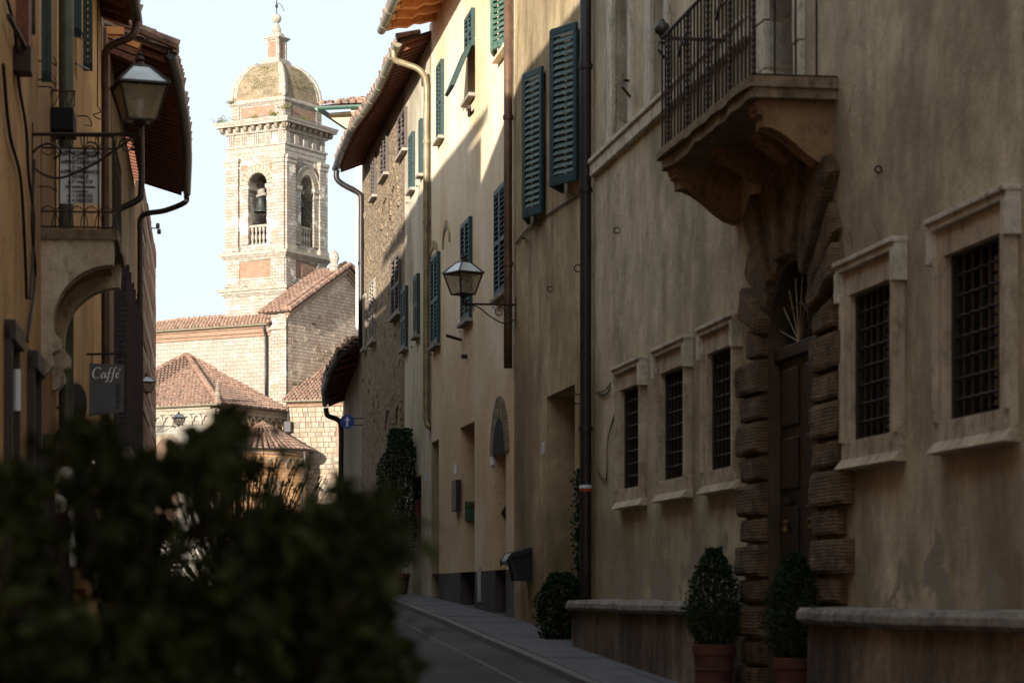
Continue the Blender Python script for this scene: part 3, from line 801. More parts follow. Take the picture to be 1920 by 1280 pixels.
# balcony
by1, by0, bp = 22.65, 19.24, .735
bz = 4.10
bal = thing('stone_balcony', 'stone balcony with twisted iron railing above the rusticated doorway', 'balcony', tuple(FR.p(21, 0, bz)))
def wavy(F, a0, a1, o0, o1, z0, z1, nseg, amp):
    g = G()
    for i in range(nseg):
        a, b = a0 + (a1 - a0) * i / nseg, a0 + (a1 - a0) * (i + 1) / nseg
        ja, jb = [noise.noise(Vector((q * 3.1, z0 * 9, 1))) * amp for q in (a, b)]
        g.hexa([F.p(a, o0, z0 + ja), F.p(b, o0, z0 + jb), F.p(b, o1 + jb, z0 + jb), F.p(a, o1 + ja, z0 + ja), F.p(a, o0, z1), F.p(b, o0, z1), F.p(b, o1 + jb, z1 + jb * .4), F.p(a, o1 + ja, z1 + ja * .4)])
    return g
weld(wavy(FR, by0, by1, -.02, bp, bz - .075, bz, 22, .02).build('balcony_slab', 'slab', bal))
weld(wavy(FR, by0 + .03, by1 - .03, -.02, bp - .04, bz - .17, bz - .077, 22, .03).build('slab_moulding', 'slab', bal))
def corbel(yc, w, P=.62, top=None, H=.50):
    top = bz - .17 if top is None else top
    K_ = P / .62; J_ = H / .5
    prof = [(a_ * K_, b_ * J_) for a_, b_ in ((0, 0), (.62, 0), (.62, -.06), (.60, -.075), (.60, -.10), (.56, -.12), (.56, -.2), (.50, -.205), (.42, -.24), (.32, -.31), (.22, -.40), (.12, -.47), (.03, -.5), (0, -.5))]
    g = G(); y0_ = yc - w / 2
    g.prism([FR.p(y0_, o, top + z) for o, z in prof], FR.p(w, 0, 0) - FR.p(0, 0, 0))
    return g.build('corbel', 'corbelst', bal, bevel=.008)
for yc, w, pp, hh in ((19.50, .22, .64, .50), (20.57, .30, .34, .30), (21.45, .16, .5, .3), (22.42, .22, .64, .5)): corbel(yc, w, pp, H=hh)
RH = 1.06
def bar(parent, F, y, o, z0, z1, r=.009, twist=False):
    g = G()
    if twist:
        n = 40; path = [F.p(y, o, z0 + (z1 - z0) * i / n) for i in range(n + 1)]
        g.tube(path, [r * (1.35 if i % 2 else .95) for i in range(n + 1)], 6)
    else: g.tube([F.p(y, o, z0), F.p(y, o, z1)], r, 6)
    return g.build('baluster', 'iron', parent)
ro = bp - .05
nb = 26
for i in range(nb + 1): bar(bal, FR, by0 + .05 + (by1 - by0 - .1) * i / nb, ro, bz, bz + RH, .010 if i % 6 else .015, i % 6 == 0)
for i in range(1, 4):
    bar(bal, FR, by0 + .05, ro * i / 4, bz, bz + RH); bar(bal, FR, by1 - .05, ro * i / 4, bz, bz + RH)
for dz, r in ((.012, .013), (RH, .018)):
    g = G(); g.tube([FR.p(by0 + .05, 0, bz + dz), FR.p(by0 + .05, ro, bz + dz), FR.p(by1 - .05, ro, bz + dz), FR.p(by1 - .05, 0, bz + dz)], r, 6); g.build('rail', 'iron', bal)
for yy in (by0 + .05, by1 - .05):
    g = G(); g.lathe(FR.p(yy, ro, bz + RH), [(0, -.02), (.03, 0), (.025, .02), (.065, .05), (.075, .085), (.06, .13), (.02, .155), (.025, .17), (0, .185)], 14); g.build('finial_ball', 'gutdk', bal, smooth=True)
for yy in (by0 + 1.0, by0 + 2.4):
    g = G(); g.tube(smooth_path([FR.p(yy, ro, bz + .9), FR.p(yy, ro + .05, bz + .75), FR.p(yy + .12, ro + .04, bz + .7), FR.p(yy + .1, ro + .02, bz + .82), FR.p(yy - .1, ro + .03, bz + .78)], 5), .012, 6); g.build('iron_scroll', 'iron', bal)
# balcony door
g = G(); g.box(FR, bd0, bd1, -.38, -.36, 4.1, 6.7); dr = g.build('balcony_door', 'woodd', pal)
for z0, z1 in ((4.2, 4.75), (4.85, 6.2)):
    for u, v in ((bd0 + .08, (bd0 + bd1) / 2 - .04), ((bd0 + bd1) / 2 + .04, bd1 - .08)):
        g = G(); g.box(FR, u, v, -.362, -.34, z0, z1); g.build('door_panel', 'glass' if z0 > 4.5 else 'woodd', dr, bevel=.01)
for u, v in ((bd0 - .2, bd0), (bd1, bd1 + .28)):
    for z0, z1 in ((4.10, 4.62), (4.63, 5.05), (5.06, 5.9), (5.91, 6.9)):
        g = G(); g.box(FR, u, v, -.36, .05 + random.uniform(0, .01), z0, z1); g.build('door_jamb_stone', 'palest', dr, bevel=.012)
# iron rings and stray bits on palazzo wall
ring(pal, FR.p(yr(1162), .03, zz(432, yr(1162))), .035, (0, 1, 0))
ring(pal, FR.p(yr(1654), .03, zz(318, yr(1654))), .025, (0, 1, 0))
g = G()
ya = yr(1121)
for sd in (0, .06):
    g.tube(smooth_path([FR.p(29.2, .02, 2.42), FR.p(28.6, .02, 2.35 + sd), FR.p(27.95, .02, 2.55)], 5), .008, 5)
    g.tube(smooth_path([FR.p(27.9, .02, 2.2 - sd), FR.p(28.5, .02, 1.8), FR.p(28.6, .02, 1.3 + sd), FR.p(29.2, .02, 1.5)], 5), .006, 5)
g.build('loose_cable', 'iron', pal)

# benches
def bench(label, y0, y1, zt, p):
    root = thing('stone_bench', label, 'bench', tuple(FR.p((y0 + y1) / 2, p / 2, gz(y0))), 'stone wall benches of the palazzo')
    g = G(); n = 24
    for i in range(n):
        a, b = y0 + (y1 - y0) * i / n, y0 + (y1 - y0) * (i + 1) / n
        g.hexa([FR.p(a, 0, -2), FR.p(b, 0, -2), FR.p(b, p + .03, -2), FR.p(a, p + .03, -2), FR.p(a, 0, zt - .11), FR.p(b, 0, zt - .11), FR.p(b, p, zt - .11), FR.p(a, p, zt - .11)])
    weld(g.build('bench_body', 'grime', root))
    y = y0 - .05
    while y < y1:
        L = min(random.uniform(1.3, 1.9), y1 + .05 - y); g = G(); n = 8; dz = random.uniform(-.008, .008)
        for i in range(n):
            a, b = y + (L - .012) * i / n, y + (L - .012) * (i + 1) / n
            ja, jb = [noise.noise(Vector((q * 4, zt, 2))) * .05 for q in (a, b)]
            za, zb = zt + dz + ja * .3, zt + dz + jb * .3
            def pr(q, j, zc): return [FR.p(q, -.01, zc - .12), FR.p(q, p + .03 + j, zc - .12), FR.p(q, p + .075 + j, zc - .085), FR.p(q, p + .075 + j, zc - .035), FR.p(q, p + .045 + j, zc), FR.p(q, -.01, zc + .01)]
            A, B = pr(a, ja, za), pr(b, jb, zb)
            g.add(A + B, [(k, (k + 1) % 6, 6 + (k + 1) % 6, 6 + k) for k in range(6)] + ([tuple(range(6))] if i == 0 else []) + ([tuple(range(6, 12))] if i == n - 1 else []))
        weld(g.build('bench_slab', 'cap', root)); y += L
bench('low stone bench with worn slab top along the wall beyond the doorway', 22.5, 28.75, -.085, .40)
bench('long stone bench with rough slab top beside the potted box at the doorway', 9, 18.95, -.115, .34)

# ================================================================ R: tan house with two big teal shutters
tan = thing('tan_house', 'narrow streaked tan house with two large teal shutters and a deep doorway', 'building', tuple(FR.p(32.5, 0, -.6)))
ra, rb = yr(1078), yr(1025)
sh1, sh2 = 32.9, 30.35
g = G(); facade(g, FR, 29.42, 35.6, -2, 11.2, [(ra, rb, -1.2, 2.66, .9), (sh2 + .02, sh2 + .95, 5.3, 7.1, .25), (sh1 + .02, sh1 + .95, 5.3, 7.1, .25)], .3)
shell(g, FR, 29.42, 35.6, -2, 11.2, 7); g.build('wall', 'tan', tan)
g = G(); g.box(FR, ra, rb, -.91, -.89, -1.2, 2.66); g.build('door', 'woodd', tan)
for yh, ang, w in ((sh1, R(17), .554), (sh2, R(27), .528)):
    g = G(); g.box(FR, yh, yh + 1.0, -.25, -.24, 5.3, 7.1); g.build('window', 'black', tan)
    leaf_open(tan, FR, yh - .03, ang, w, 5.17, 7.16, 'teal', 'slatw')
    leaf_open(tan, FR, yh + 2 * w * math.cos(ang) + .0, ang, w, 5.17, 7.16, 'teal', 'slatw', sgn=-1, individual=False)
    wall_hook(tan, FR, yh + .3, 5.05, .16)
ring(tan, FR.p(yr(1088), .03, zz(503, yr(1088))), .045); ring(tan, FR.p(yr(1036), .03, zz(542, yr(1036))), .035); ring(tan, FR.p(yr(1090), .05, zz(748, yr(1090))), .06)
g = G(); g.tube(smooth_path([FR.p(35.3, .02, zz(458, 35.3)), FR.p(34.3, .02, zz(430, 34.3)), FR.p(32, .02, zz(392, 32)), FR.p(29.9, .02, zz(357, 29.9))], 6), .012, 5); g.build('cable', 'iron', tan)
g = G(); g.tube([FR.p(34.6, .02, zz(447, 34.6)), FR.p(34.1, .12, zz(447, 34.1))], .02, 6); g.build('iron_bracket', 'iron', tan)
g = G(); g.box(FR, yr(1020) - .05, yr(1020) + .08, 0, .02, zz(850, 33), zz(828, 33)); g.build('house_number_tile', 'signwhite', tan)
pipe('drainpipe', [FR.p(29.42, .11, z) for z in (10, 6, 2, .3, -.85)], .072, 'pipebk', 'thick dark drainpipe running full height between palazzo and tan house', [FR.p(29.42, .11, z) for z in (6.4, 4.9, 2.0)], 'drainpipes on the facades')
g = G(); g.tube([FR.p(29.42, .11, zz(915, 29.4)), FR.p(29.42, .11, zz(909, 29.4))], .078, 12); tag(g.build('warning_band', 'signwhite'), 'small white band round the dark drainpipe', 'band')
g = G(); g.tube([FR.p(29.42, .11, zz(921, 29.4)), FR.p(29.42, .11, zz(916, 29.4))], .0775, 12); tag(g.build('warning_band', 'tape'), 'small red band round the dark drainpipe under the white one', 'band')

# ================================================================ Q: ochre house
QY0, QY1 = 35.6, 45.45
och = thing('ochre_house', 'tall ochre and cream plaster house with green shutters and a grey painted base', 'building', tuple(FR.p(40, 0, -.4)))
dq = [(yr(890), yr(863), 2.83), (yr(823), yr(805), 2.83)]
aq0, aq1 = yr(955), yr(922); aqc = (aq0 + aq1) / 2; aqr = (aq1 - aq0) / 2 * .62
q1 = (35.95, 37.0, 8.17, 9.9); sm = [(yr(954), yr(933), 4.48, 6.17), (yr(886), yr(869.5), 4.52, 6.23), (yr(826), yr(813), 4.54, 6.24)]
st = [(yr(891), yr(877), 8.2, 9.6), (yr(833), yr(823.5), 8.25, 9.63)]
holes = [(a, b, -1, z, 1.0) for a, b, z in dq] + [(aqc - aqr, aqc + aqr, -1, 2.15, 1.0)] + [(q1[0] + .05, q1[1] - .05, q1[2] + .05, q1[3], .3)] + [(st[0][0], st[0][1], 8.2, 9.6, .3)]
g = G(); facade(g, FR, QY0, QY1, .36, 10.75, [h if h[2] > .36 else (h[0], h[1], .36, h[3], h[4]) for h in holes], .4); shell(g, FR, QY0, QY1, -2, 10.75, 7)
g.build('wall', 'ochre', och)
g = G(); facade(g, FR, QY0, QY1, -2, .36, [(h[0], h[1], -1, .36, 1.0) for h in holes if h[2] < .36], .4); g.build('painted_base', 'dado', och)
for i, (a, b, z) in enumerate(dq):
    g = G(); g.box(FR, a, b, -1.01, -.99, -1, z); d = g.build('door', 'woodd', och)
    g = G(); g.box(FR, a - .02, b + .02, -.3, .03, gz(a) - .05, gz(a) + .10); g.build('door_step', 'kerb', och)
# arched doorway, lining and stone arch
g = G(); Rr = aqr
for k in range(12):
    t0, t1 = math.pi * k / 12, math.pi * (k + 1) / 12
    P4 = lambda r0, r1: [(aqc + r0 * math.cos(t0), 2.13 + r0 * math.sin(t0)), (aqc + r1 * math.cos(t0), 2.13 + r1 * math.sin(t0)), (aqc + r1 * math.cos(t1), 2.13 + r1 * math.sin(t1)), (aqc + r0 * math.cos(t1), 2.13 + r0 * math.sin(t1))]
    q = P4(Rr, Rr + .34); o = G(); o.hexa([FR.p(y, -.0, z) for y, z in q] + [FR.p(y, .03, z) for y, z in q]); o.build('arch_brick', 'rubble', och)
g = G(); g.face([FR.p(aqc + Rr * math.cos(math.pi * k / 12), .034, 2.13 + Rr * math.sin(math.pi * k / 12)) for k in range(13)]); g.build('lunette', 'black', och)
g = G(); g.box(FR, aqc - aqr, aqc + aqr, -1.01, -.99, -1, 2.16); g.build('door', 'woodd', och)
g = G(); g.box(FR, aqc - aqr - .02, aqc + aqr + .02, -.3, .03, gz(37) - .05, gz(37) + .08); g.build('door_step', 'kerb', och)
# blind arches seen in the plaster
def blind_arch(pxl, pxr, pyt, pys, parent):
    ya, yb = yr(pxr), yr(pxl); c = (ya + yb) / 2; r = (yb - ya) / 2; zs = zz(pys, c); zt = zz(pyt, c); g = G(); h = zt - zs
    for k in range(14):
        t0, t1 = math.pi * k / 14, math.pi * (k + 1) / 14
        q = [(c + r * math.cos(t0), zs + h * math.sin(t0)), (c + (r + .12) * math.cos(t0), zs + (h + .14) * math.sin(t0)), (c + (r + .12) * math.cos(t1), zs + (h + .14) * math.sin(t1)), (c + r * math.cos(t1), zs + h * math.sin(t1))]
        g.hexa([FR.p(y, 0, z) for y, z in q] + [FR.p(y, .022, z) for y, z in q])
    return g.build('arch_moulding', 'tan', parent)
blind_arch(805, 822, 466, 500, och); blind_arch(832, 843, 428, 460, och)
for i, (a, b, z0, z1) in enumerate(sm):
    shutter_closed(och, FR, a, b, z0 + .04, z1, 'teal', 'teal'); sill(och, FR, a - .06, b + .06, z0 + .03); wall_hook(och, FR, b + .25, z0 - .05)
a, b, z0, z1 = st[1]; shutter_closed(och, FR, a, b, z0, z1, 'green', 'green'); sill(och, FR, a - .06, b + .06, z0)
a, b, z0, z1 = st[0]; zm = 8.98
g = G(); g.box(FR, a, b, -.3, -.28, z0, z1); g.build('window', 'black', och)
shutter_closed(och, FR, a, b, zm, z1, 'green', 'green'); sill(och, FR, a - .06, b + .06, z0)
for u in (a, (a + b) / 2 + .01):      # lower flaps propped outwards
    v = u + (b - a) / 2 - .02
    g = G(); q0, q1_ = FR.p(u, .06, zm), FR.p(v, .06, zm); q2, q3 = FR.p(v, .34, zm - .68), FR.p(u, .34, zm - .68)
    nrm = (q1_ - q0).cross(q3 - q0).normalized() * .06
    g.prism([q0, q1_, q2, q3], nrm); g.build('propped_flap', 'green', och)
a, b, z0, z1 = q1
g = G(); g.box(FR, a, b, -.3, -.28, z0, z1); g.build('window', 'black', och)
leaf_open(och, FR, a - .02, R(16), .55, z0, z1 + .02, 'green2', 'green2'); leaf_open(och, FR, b + .05, R(16), .55, z0, z1 + .02, 'green2', 'green2', sgn=-1, individual=False)
sill(och, FR, a - .05, b + .05, z0 - .01, 'ochre')
# small fixtures
def wbox(name, mat, a, b, o0, o1, z0, z1, parent, bev=.004):
    g = G(); g.box(FR, a, b, o0, o1, z0, z1); return g.build(name, mat, parent, bevel=bev)
y = yr(855, .05); wbox('notice_case', 'woodd', y - .28, y + .28, 0, .09, zz(958, y), zz(900, y), och)
g = G(); y = yr(866); g.tube([FR.p(y, .02, zz(637, y)), FR.p(y - .35, .3, zz(634, y))], .03, 6); g.build('iron_bracket', 'iron', och)
g = G(); y = yr(880); g.tube([FR.p(y, 0, zz(217, y)), FR.p(y - .7, .1, zz(217, y))], .035, 6); g.build('iron_bracket', 'iron', och)
wbox('lamp_socket', 'woodd', yr(876) - .05, yr(876) + .05, 0, .1, zz(672, yr(876)), zz(665, yr(876)), och)
for px, py in ((855, 878), (799, 893)): y = yr(px); wbox('house_number_tile', 'signwhite', y - .07, y + .07, 0, .025, zz(py + 10, y), zz(py - 8, y), och)
y = yr(925); wbox('house_number_tile', 'signwhite', y - .12, y + .1, 0, .03, zz(872, y), zz(852, y), och)
y = yr(889); z0 = zz(975, y); mb = thing('letterbox', 'olive green metal letterbox fixed in the doorway reveal beside the wall notice case', 'letterbox', tuple(FR.p(y, -.1, z0)))
yb_ = dq[0][1]; wbox('letterbox_body', 'gutgr', yb_ - .14, yb_ - .0, -.42, -.08, zz(975, yb_), zz(940, yb_), mb); wbox('letterbox_flap', 'brass', yb_ - .16, yb_ - .135, -.40, -.10, zz(950, yb_), zz(944, yb_), mb)
yb_ = aqc + aqr; g = G(); g.prism([FR.p(yb_ - .02, -.25 + .16 * math.cos(t * math.pi / 3), zz(961, yb_) + .16 * math.sin(t * math.pi / 3)) for t in range(6)], FR.p(-.08, 0, 0) - FR.p(0, 0, 0)); tag(g.build('wall_plaque', 'iron'), 'dark hexagonal plate in the reveal of the arched doorway', 'plaque')
y = yr(897); wbox('meter_door', 'gutter', y - .35, y + .05, 0, .012, zz(1128, y), zz(1063, y), och)
# eave of Q
def eave(parent, ya, yb, ztop, over, raf, rmat, bmat, rw=.1, rh=.13, drop=.38, scallop=False, pts=None):
    """sloping soffit boards on rafters; pts optional list of (Y, overhang, z)"""
    pts = pts or [(ya, over, ztop), (yb, over, ztop)]
    g = G()
    for (a, oa, za), (b, ob, zb) in zip(pts, pts[1:]):
        g.hexa([FR.p(a, -.05, za + drop), FR.p(b, -.05, zb + drop), FR.p(b, ob, zb + .1), FR.p(a, oa, za + .1), FR.p(a, -.05, za + drop + .04), FR.p(b, -.05, zb + drop + .04), FR.p(b, ob, zb + .14), FR.p(a, oa, za + .14)])
    g.build('soffit_boards', bmat, parent)
    y = pts[0][0] + raf / 2
    while y < pts[-1][0]:
        for (a, oa, za), (b, ob, zb) in zip(pts, pts[1:]):
            if a <= y <= b: t = (y - a) / (b - a); o = oa + (ob - oa) * t; z = za + (zb - za) * t; break
        g = G(); o -= .04
        prof = [(-.05, drop - .0), (-.05, drop - rh)] + ([(o * .55, drop - rh - .28 * .55 * (drop / .38)), (o * .75, .1 - rh * .2), (o * .85, .1 - rh * .9), (o, .1 - rh * .5)] if scallop else [(o, .1 - rh)]) + [(o, .1)]
        if scallop: prof = [(-.05, drop), (-.05, drop - rh), (o * .35, drop * .75 - rh), (o * .5, drop * .6 - rh * .7), (o * .65, drop * .55 - rh), (o * .85, .1 - rh * .4), (o, .1 - rh * .5), (o, .1)]
        g.prism([FR.p(y - rw / 2, q, z + h) for q, h in prof], FR.p(rw, 0, 0) - FR.p(0, 0, 0))
        g.build('rafter', rmat, parent); y += raf
    return pts
eave(och, QY0, QY1, 10.42, .86, .73, 'woodo', 'woodo', .16, .2, .40, True)
gutter(och, [FR.p(QY0 - .1, .95, 10.53), FR.p(QY1 - .05, .95, 10.53)], .085)
def roofslab(parent, pts, depth, rise, name='roof'):
    for (a, oa, za), (b, ob, zb) in zip(pts, pts[1:]):
        tiled(parent, [FR.p(a, oa + .03, za + .2), FR.p(b, ob + .03, zb + .2), FR.p(b, -depth, zb + .2 + rise), FR.p(a, -depth, za + .2 + rise)], 0, .24, .8)
roofslab(och, [(QY0 - .1, .86, 10.42), (QY1, .86, 10.42)], 3.5, 1.5)
roofslab(tan, [(29.4, .7, 11.2), (35.5, .7, 11.2)], 3.5, 1.5)
pipe('drainpipe', [FR.p(35.62, .09, z) for z in (10.5, 6, 4)] + [FR.p(35.62, .09, zz(690, 35.6))], .065, 'pipeor', 'rusty brown drainpipe between ochre house and tan house behind the wall lantern', [FR.p(35.62, .09, z) for z in (7.0, 4.85)], 'drainpipes on the facades')
# pipe Q/T with swan neck
pk = QY1 + .15
pipe('drainpipe', smooth_path([FR.p(pk + .3, .66, 10.3), FR.p(pk + .3, .64, 10.1), FR.p(pk + .1, .45, 9.98), FR.p(pk, .2, 9.85), FR.p(pk, .08, 9.6), FR.p(pk, .08, 9.0)], 4) + [FR.p(pk, .08, 6), FR.p(pk, .08, zz(785, pk)), FR.p(pk - .05, .06, zz(797, pk)), FR.p(pk - .1, .0, zz(803, pk))], .06, 'khaki', 'long drainpipe with swan neck from the eaves beside the ochre house', [FR.p(pk, .08, 8.5), FR.p(pk, .08, 7)], 'drainpipes on the facades')
# lantern on the arm
make_lantern('wall_lantern', 'iron wall lantern on scrolled arm by the rusty drainpipe of the ochre house', at(868.5, 552, 35.33), .45, arm=FR.p(35.42, .0, zz(571, 35.4)), rotate=.62)

# ================================================================ T and S
tb = QY1; te = 49.9; se = 59.2
tho = thing('grey_cream_house', 'narrow grey-cream house between ochre house and rubble stone house', 'building', tuple(FR.p(47.7, 0, -.1)))
SP = [(QY1 + .02, .55, 10.2), (47.5, .53, 10.2), (49.9, .50, 10.2)]
SP2 = [(49.9, .50, 10.2), (51.5, .55, 10.2), (53.8, .66, 10.2), (57, .64, 10.2), (58.9, .6, 10.2)]
td = (yr(790), yr(774.5), 2.3)
g = G(); facade(g, FR, tb, te, -2, 10.55, [(td[0], td[1], -.6, td[2], .4)], .3); shell(g, FR, tb, te, -2, 10.55, 7); g.build('wall', 'greycream', tho)
g = G(); g.box(FR, td[0], td[1], -.41, -.39, -.6, td[2]); g.build('door', 'woodd', tho)
y = yr(784); wbox('letterbox', 'maroon', y - .1, y + .15, -.2, .05, zz(968, y), zz(938, y), tho)
for (a, b, pt, pb) in ((787.5, 780.5, 512, 633), (765.5, 757, 535, 658), (778.5, 771, 246, 362), (794, 790.5, 222, 330)):
    y0, y1 = yr(a), yr(b); zt, zb = zz(pt, y0), zz(pb, y1)
    shutter_closed(tho, FR, y0, y1, zb, zt, 'green', 'green'); sill(tho, FR, y0 - .05, y1 + .05, zb)
    wall_hook(tho, FR, y1 + .3, zb - .15, .15)
eave(tho, 0, 0, 0, 0, .34, 'wood', 'wood', .07, .09, .33, pts=SP)
roofslab(tho, SP, 3, 1.2)
sto = thing('rubble_stone_house', 'old brown rubble stone house with louvred shutters and bricked-up arches', 'building', tuple(FR.p(55, 0, 0)))
g = G(); facade(g, FR, te, se, -2, 10.55, [(yr(703.5), yr(699), -.5, 2.3, .3)], .3); shell(g, FR, te, se, -2, 10.55, 7)
g.build('wall', 'rubble', sto)
g = G(); g.box(FR, yr(703.5), yr(699), -.31, -.29, -.5, 2.3); g.build('door', 'woodd', sto)
for (a, b, pt, pb, mt) in ((764, 750.5, 199, 304, 'brownsh'), (728.5, 717.5, 246, 345, 'brownsh'), (706.5, 699.5, 285, 380, 'brownsh'), (753, 738, 470, 604, 'brownsh'), (705, 696.5, 521, 650, 'weather'), (688, 684.5, 550, 660, 'weather')):
    y0, y1 = yr(a), yr(b); zt, zb = zz(pt, y0), zz(pb, y1)
    shutter_closed(sto, FR, y0, y1, zb + .05, zt, mt, mt, pitch=.09); sill(sto, FR, y0 - .05, y1 + .05, zb + .05)
def rarch(pxl, pxr, pyt, pys):
    ya, yb = yr(pxr), yr(pxl); c = (ya + yb) / 2; r = (yb - ya) / 2; zs = zz(pys, c); h = zz(pyt, c) - zs
    for k in range(9):
        t0, t1 = math.pi * k / 9 + .02, math.pi * (k + 1) / 9 - .02
        q = [(c + r * math.cos(t0), zs + h * math.sin(t0)), (c + (r + .25) * math.cos(t0), zs + (h + .28) * math.sin(t0)), (c + (r + .25) * math.cos(t1), zs + (h + .28) * math.sin(t1)), (c + r * math.cos(t1), zs + h * math.sin(t1))]
        g = G(); g.hexa([FR.p(y, -.01, z) for y, z in q] + [FR.p(y, .035, z) for y, z in q]); g.build('arch_stone', 'rubble', sto)
rarch(717, 732, 372, 420); rarch(733, 747, 350, 400); rarch(724, 736, 768, 800); rarch(744, 752, 760, 790)
g = G()
for i in range(200):
    y = random.uniform(te + .1, se - .1); z = random.uniform(.3, 10); w, h = random.uniform(.1, .24), random.uniform(.06, .14)
    g.box(FR, y, y + w, -.02, random.uniform(.006, .022), z, z + h)
g.build('protruding_stones', 'rubble', sto, bevel=.015, kind='stuff')
eave(sto, 0, 0, 0, 0, .36, 'wood', 'wood', .08, .1, .33, pts=SP2)
roofslab(sto, SP2, 3, 1.2)
gutter(tho, [FR.p(y, o + .08, z + .12) for y, o, z in SP], .08, 'gutter'); gutter(sto, [FR.p(y, o + .08, z + .12) for y, o, z in SP2[:3]], .08, 'gutter'); gutter(sto, [FR.p(y, o + .08, z + .12) for y, o, z in SP2[2:]], .08, 'gutdk')
pe = 58.7
pipe('drainpipe', smooth_path([FR.p(pe, .66, 10.25), FR.p(pe, .66, 10.05), FR.p(pe, .5, 9.9), FR.p(pe, .12, 9.7), FR.p(pe, .07, 9.5), FR.p(pe, .07, 9)], 4) + [FR.p(pe, .07, 7), FR.p(pe, .07, zz(650, pe))], .07, 'pipebk', 'black drainpipe at the far corner of the rubble stone house', [FR.p(pe, .07, 8)], 'drainpipes on the facades')
# U: low house beyond with bowed dark eave
low = thing('low_house', 'small dark house with a low bowed eave beyond the rubble stone house', 'building', tuple(FR.p(61.5, 0, 0)))
g = G(); facade(g, FR, se, 64.5, -2, 6.1, [], .3); shell(g, FR, se, 64.5, -2, 6.1, 6); g.build('wall', 'greywall', low)
UP = [(59.3, .15, 5.95), (59.9, .45, 5.75), (61, .62, 5.4), (62.8, .6, 5.2), (64.2, .45, 4.9)]
eave(low, 0, 0, 0, 0, .5, 'wood', 'woodd', .08, .1, .3, pts=UP); roofslab(low, UP, 2.5, .9)
gutter(low, [FR.p(y, o + .06, z + .1) for y, o, z in UP], .07, 'gutdk', False)
pipe('drainpipe', smooth_path([FR.p(64, .5, 4.9), FR.p(64, .45, 4.7), FR.p(64, .2, 4.6), FR.p(64, .1, 4.4), FR.p(64, .1, 3.5)], 4) + [FR.p(64, .1, 1.5)], .07, 'pipebk', 'bent black drainpipe on the low house behind the blue arrow sign', (), 'drainpipes on the facades')
# W: tall pale house past the street end
W0 = Free(at(667, 1112, 74), -.213)
wh = thing('pale_corner_house', 'tall pale plastered corner house with green gutter past the street end', 'building', tuple(W0.p(0)))
g = G(); g.box(W0, 0, 9, -8, 0, -1, 14.3); g.build('wall', 'white', wh)
g = G(); g.prism([W0.p(-.02, .02, 14.05), W0.p(-.85, .02, 14.62), W0.p(-.85, .02, 14.72), W0.p(0, .02, 14.75)], W0.p(0, -8) - W0.p(0)); g.build('cornice', 'cream', wh)
g = G(); g.prism([W0.p(0, -.05, 14.3), W0.p(0, .55, 14.62), W0.p(0, .55, 14.72), W0.p(0, -.05, 14.75)], W0.p(9) - W0.p(0)); g.build('cornice', 'cream', wh)
tiled(wh, [W0.p(-1.0, .6, 14.85), W0.p(9, .6, 14.85), W0.p(9, -3.5, 16.1), W0.p(2.5, -3.5, 16.1)], 0, .24, .4)
gutter(wh, [W0.p(-1.02, -7, 14.78), W0.p(-1.02, .62, 14.78)], .1, 'gutgr', False); gutter(wh, [W0.p(-1.0, .66, 14.78), W0.p(9, .66, 14.78)], .1, 'gutgr', False)
# sign
sg = thing('one_way_sign', 'round blue road sign with white upward arrow at the street end', 'road sign', tuple(at(668, 790, 60)), None)
S0 = at(651, 790, 58.8)
g = G(); g.prism([S0 + Vector((.172 * math.cos(t * math.pi / 14), 0, .172 * math.sin(t * math.pi / 14))) for t in range(28)], (0, .012, 0)); g.build('sign_disc', 'blue', sg)
g = G(); g.prism([S0 + Vector((x, -.004, z)) for x, z in ((-.022, -.12), (.022, -.12), (.022, .03), (.068, .02), (0, .13), (-.068, .02), (-.022, .03))], (0, .003, 0)); g.build('arrow', 'signwhite', sg)
g = G(); g.tube([S0 + Vector((0, .03, .08)), S0 + Vector((.38, .1, .08))], .012, 6).tube([S0 + Vector((0, .03, -.08)), S0 + Vector((.38, .1, -.08))], .012, 6); g.build('bracket', 'iron', sg)
# ================================================================ LEFT SIDE
def gl_face(name, label, y0, y1, ztop, mat, holes=(), back=8, cat='building'):
    r = thing(name, label, cat, tuple(FL.p((y0 + y1) / 2, 0, gz(y0))))
    g = G(); facade(g, FL, y0, y1, -2.4, ztop, list(holes), .3); shell(g, FL, y0, y1, -2.4, ztop, back); g.build('wall', mat, r)
    return r
L1Y = 24.1
near = gl_face('ochre_shop_house', 'tall brown-ochre house with shop doors at the near end of the street', -6, L1Y, 9.55, 'orange2', [(18.3, 18.9, -2.2, 1.9, .35), (20.6, 21.3, -2.0, 1.9, .35), (22.2, 23.0, -2.0, 1.3, .35), (22.15, 22.95, 5.1, 7.4, .3)])
for a, b, z in ((18.3, 18.9, 1.9), (20.6, 21.3, 1.9), (22.2, 23.0, 1.3)):
    g = G(); g.box(FL, a, b, -.34, -.32, -2.2, z); d = g.build('shop_door', 'woodd', near)
    g = G(); g.box(FL, a - .14, a, -.02, .06, -2.2, z + .12).box(FL, b, b + .14, -.02, .06, -2.2, z + .12).box(FL, a - .14, b + .14, -.02, .09, z, z + .16); g.build('door_frame', 'woodd', d, bevel=.01)
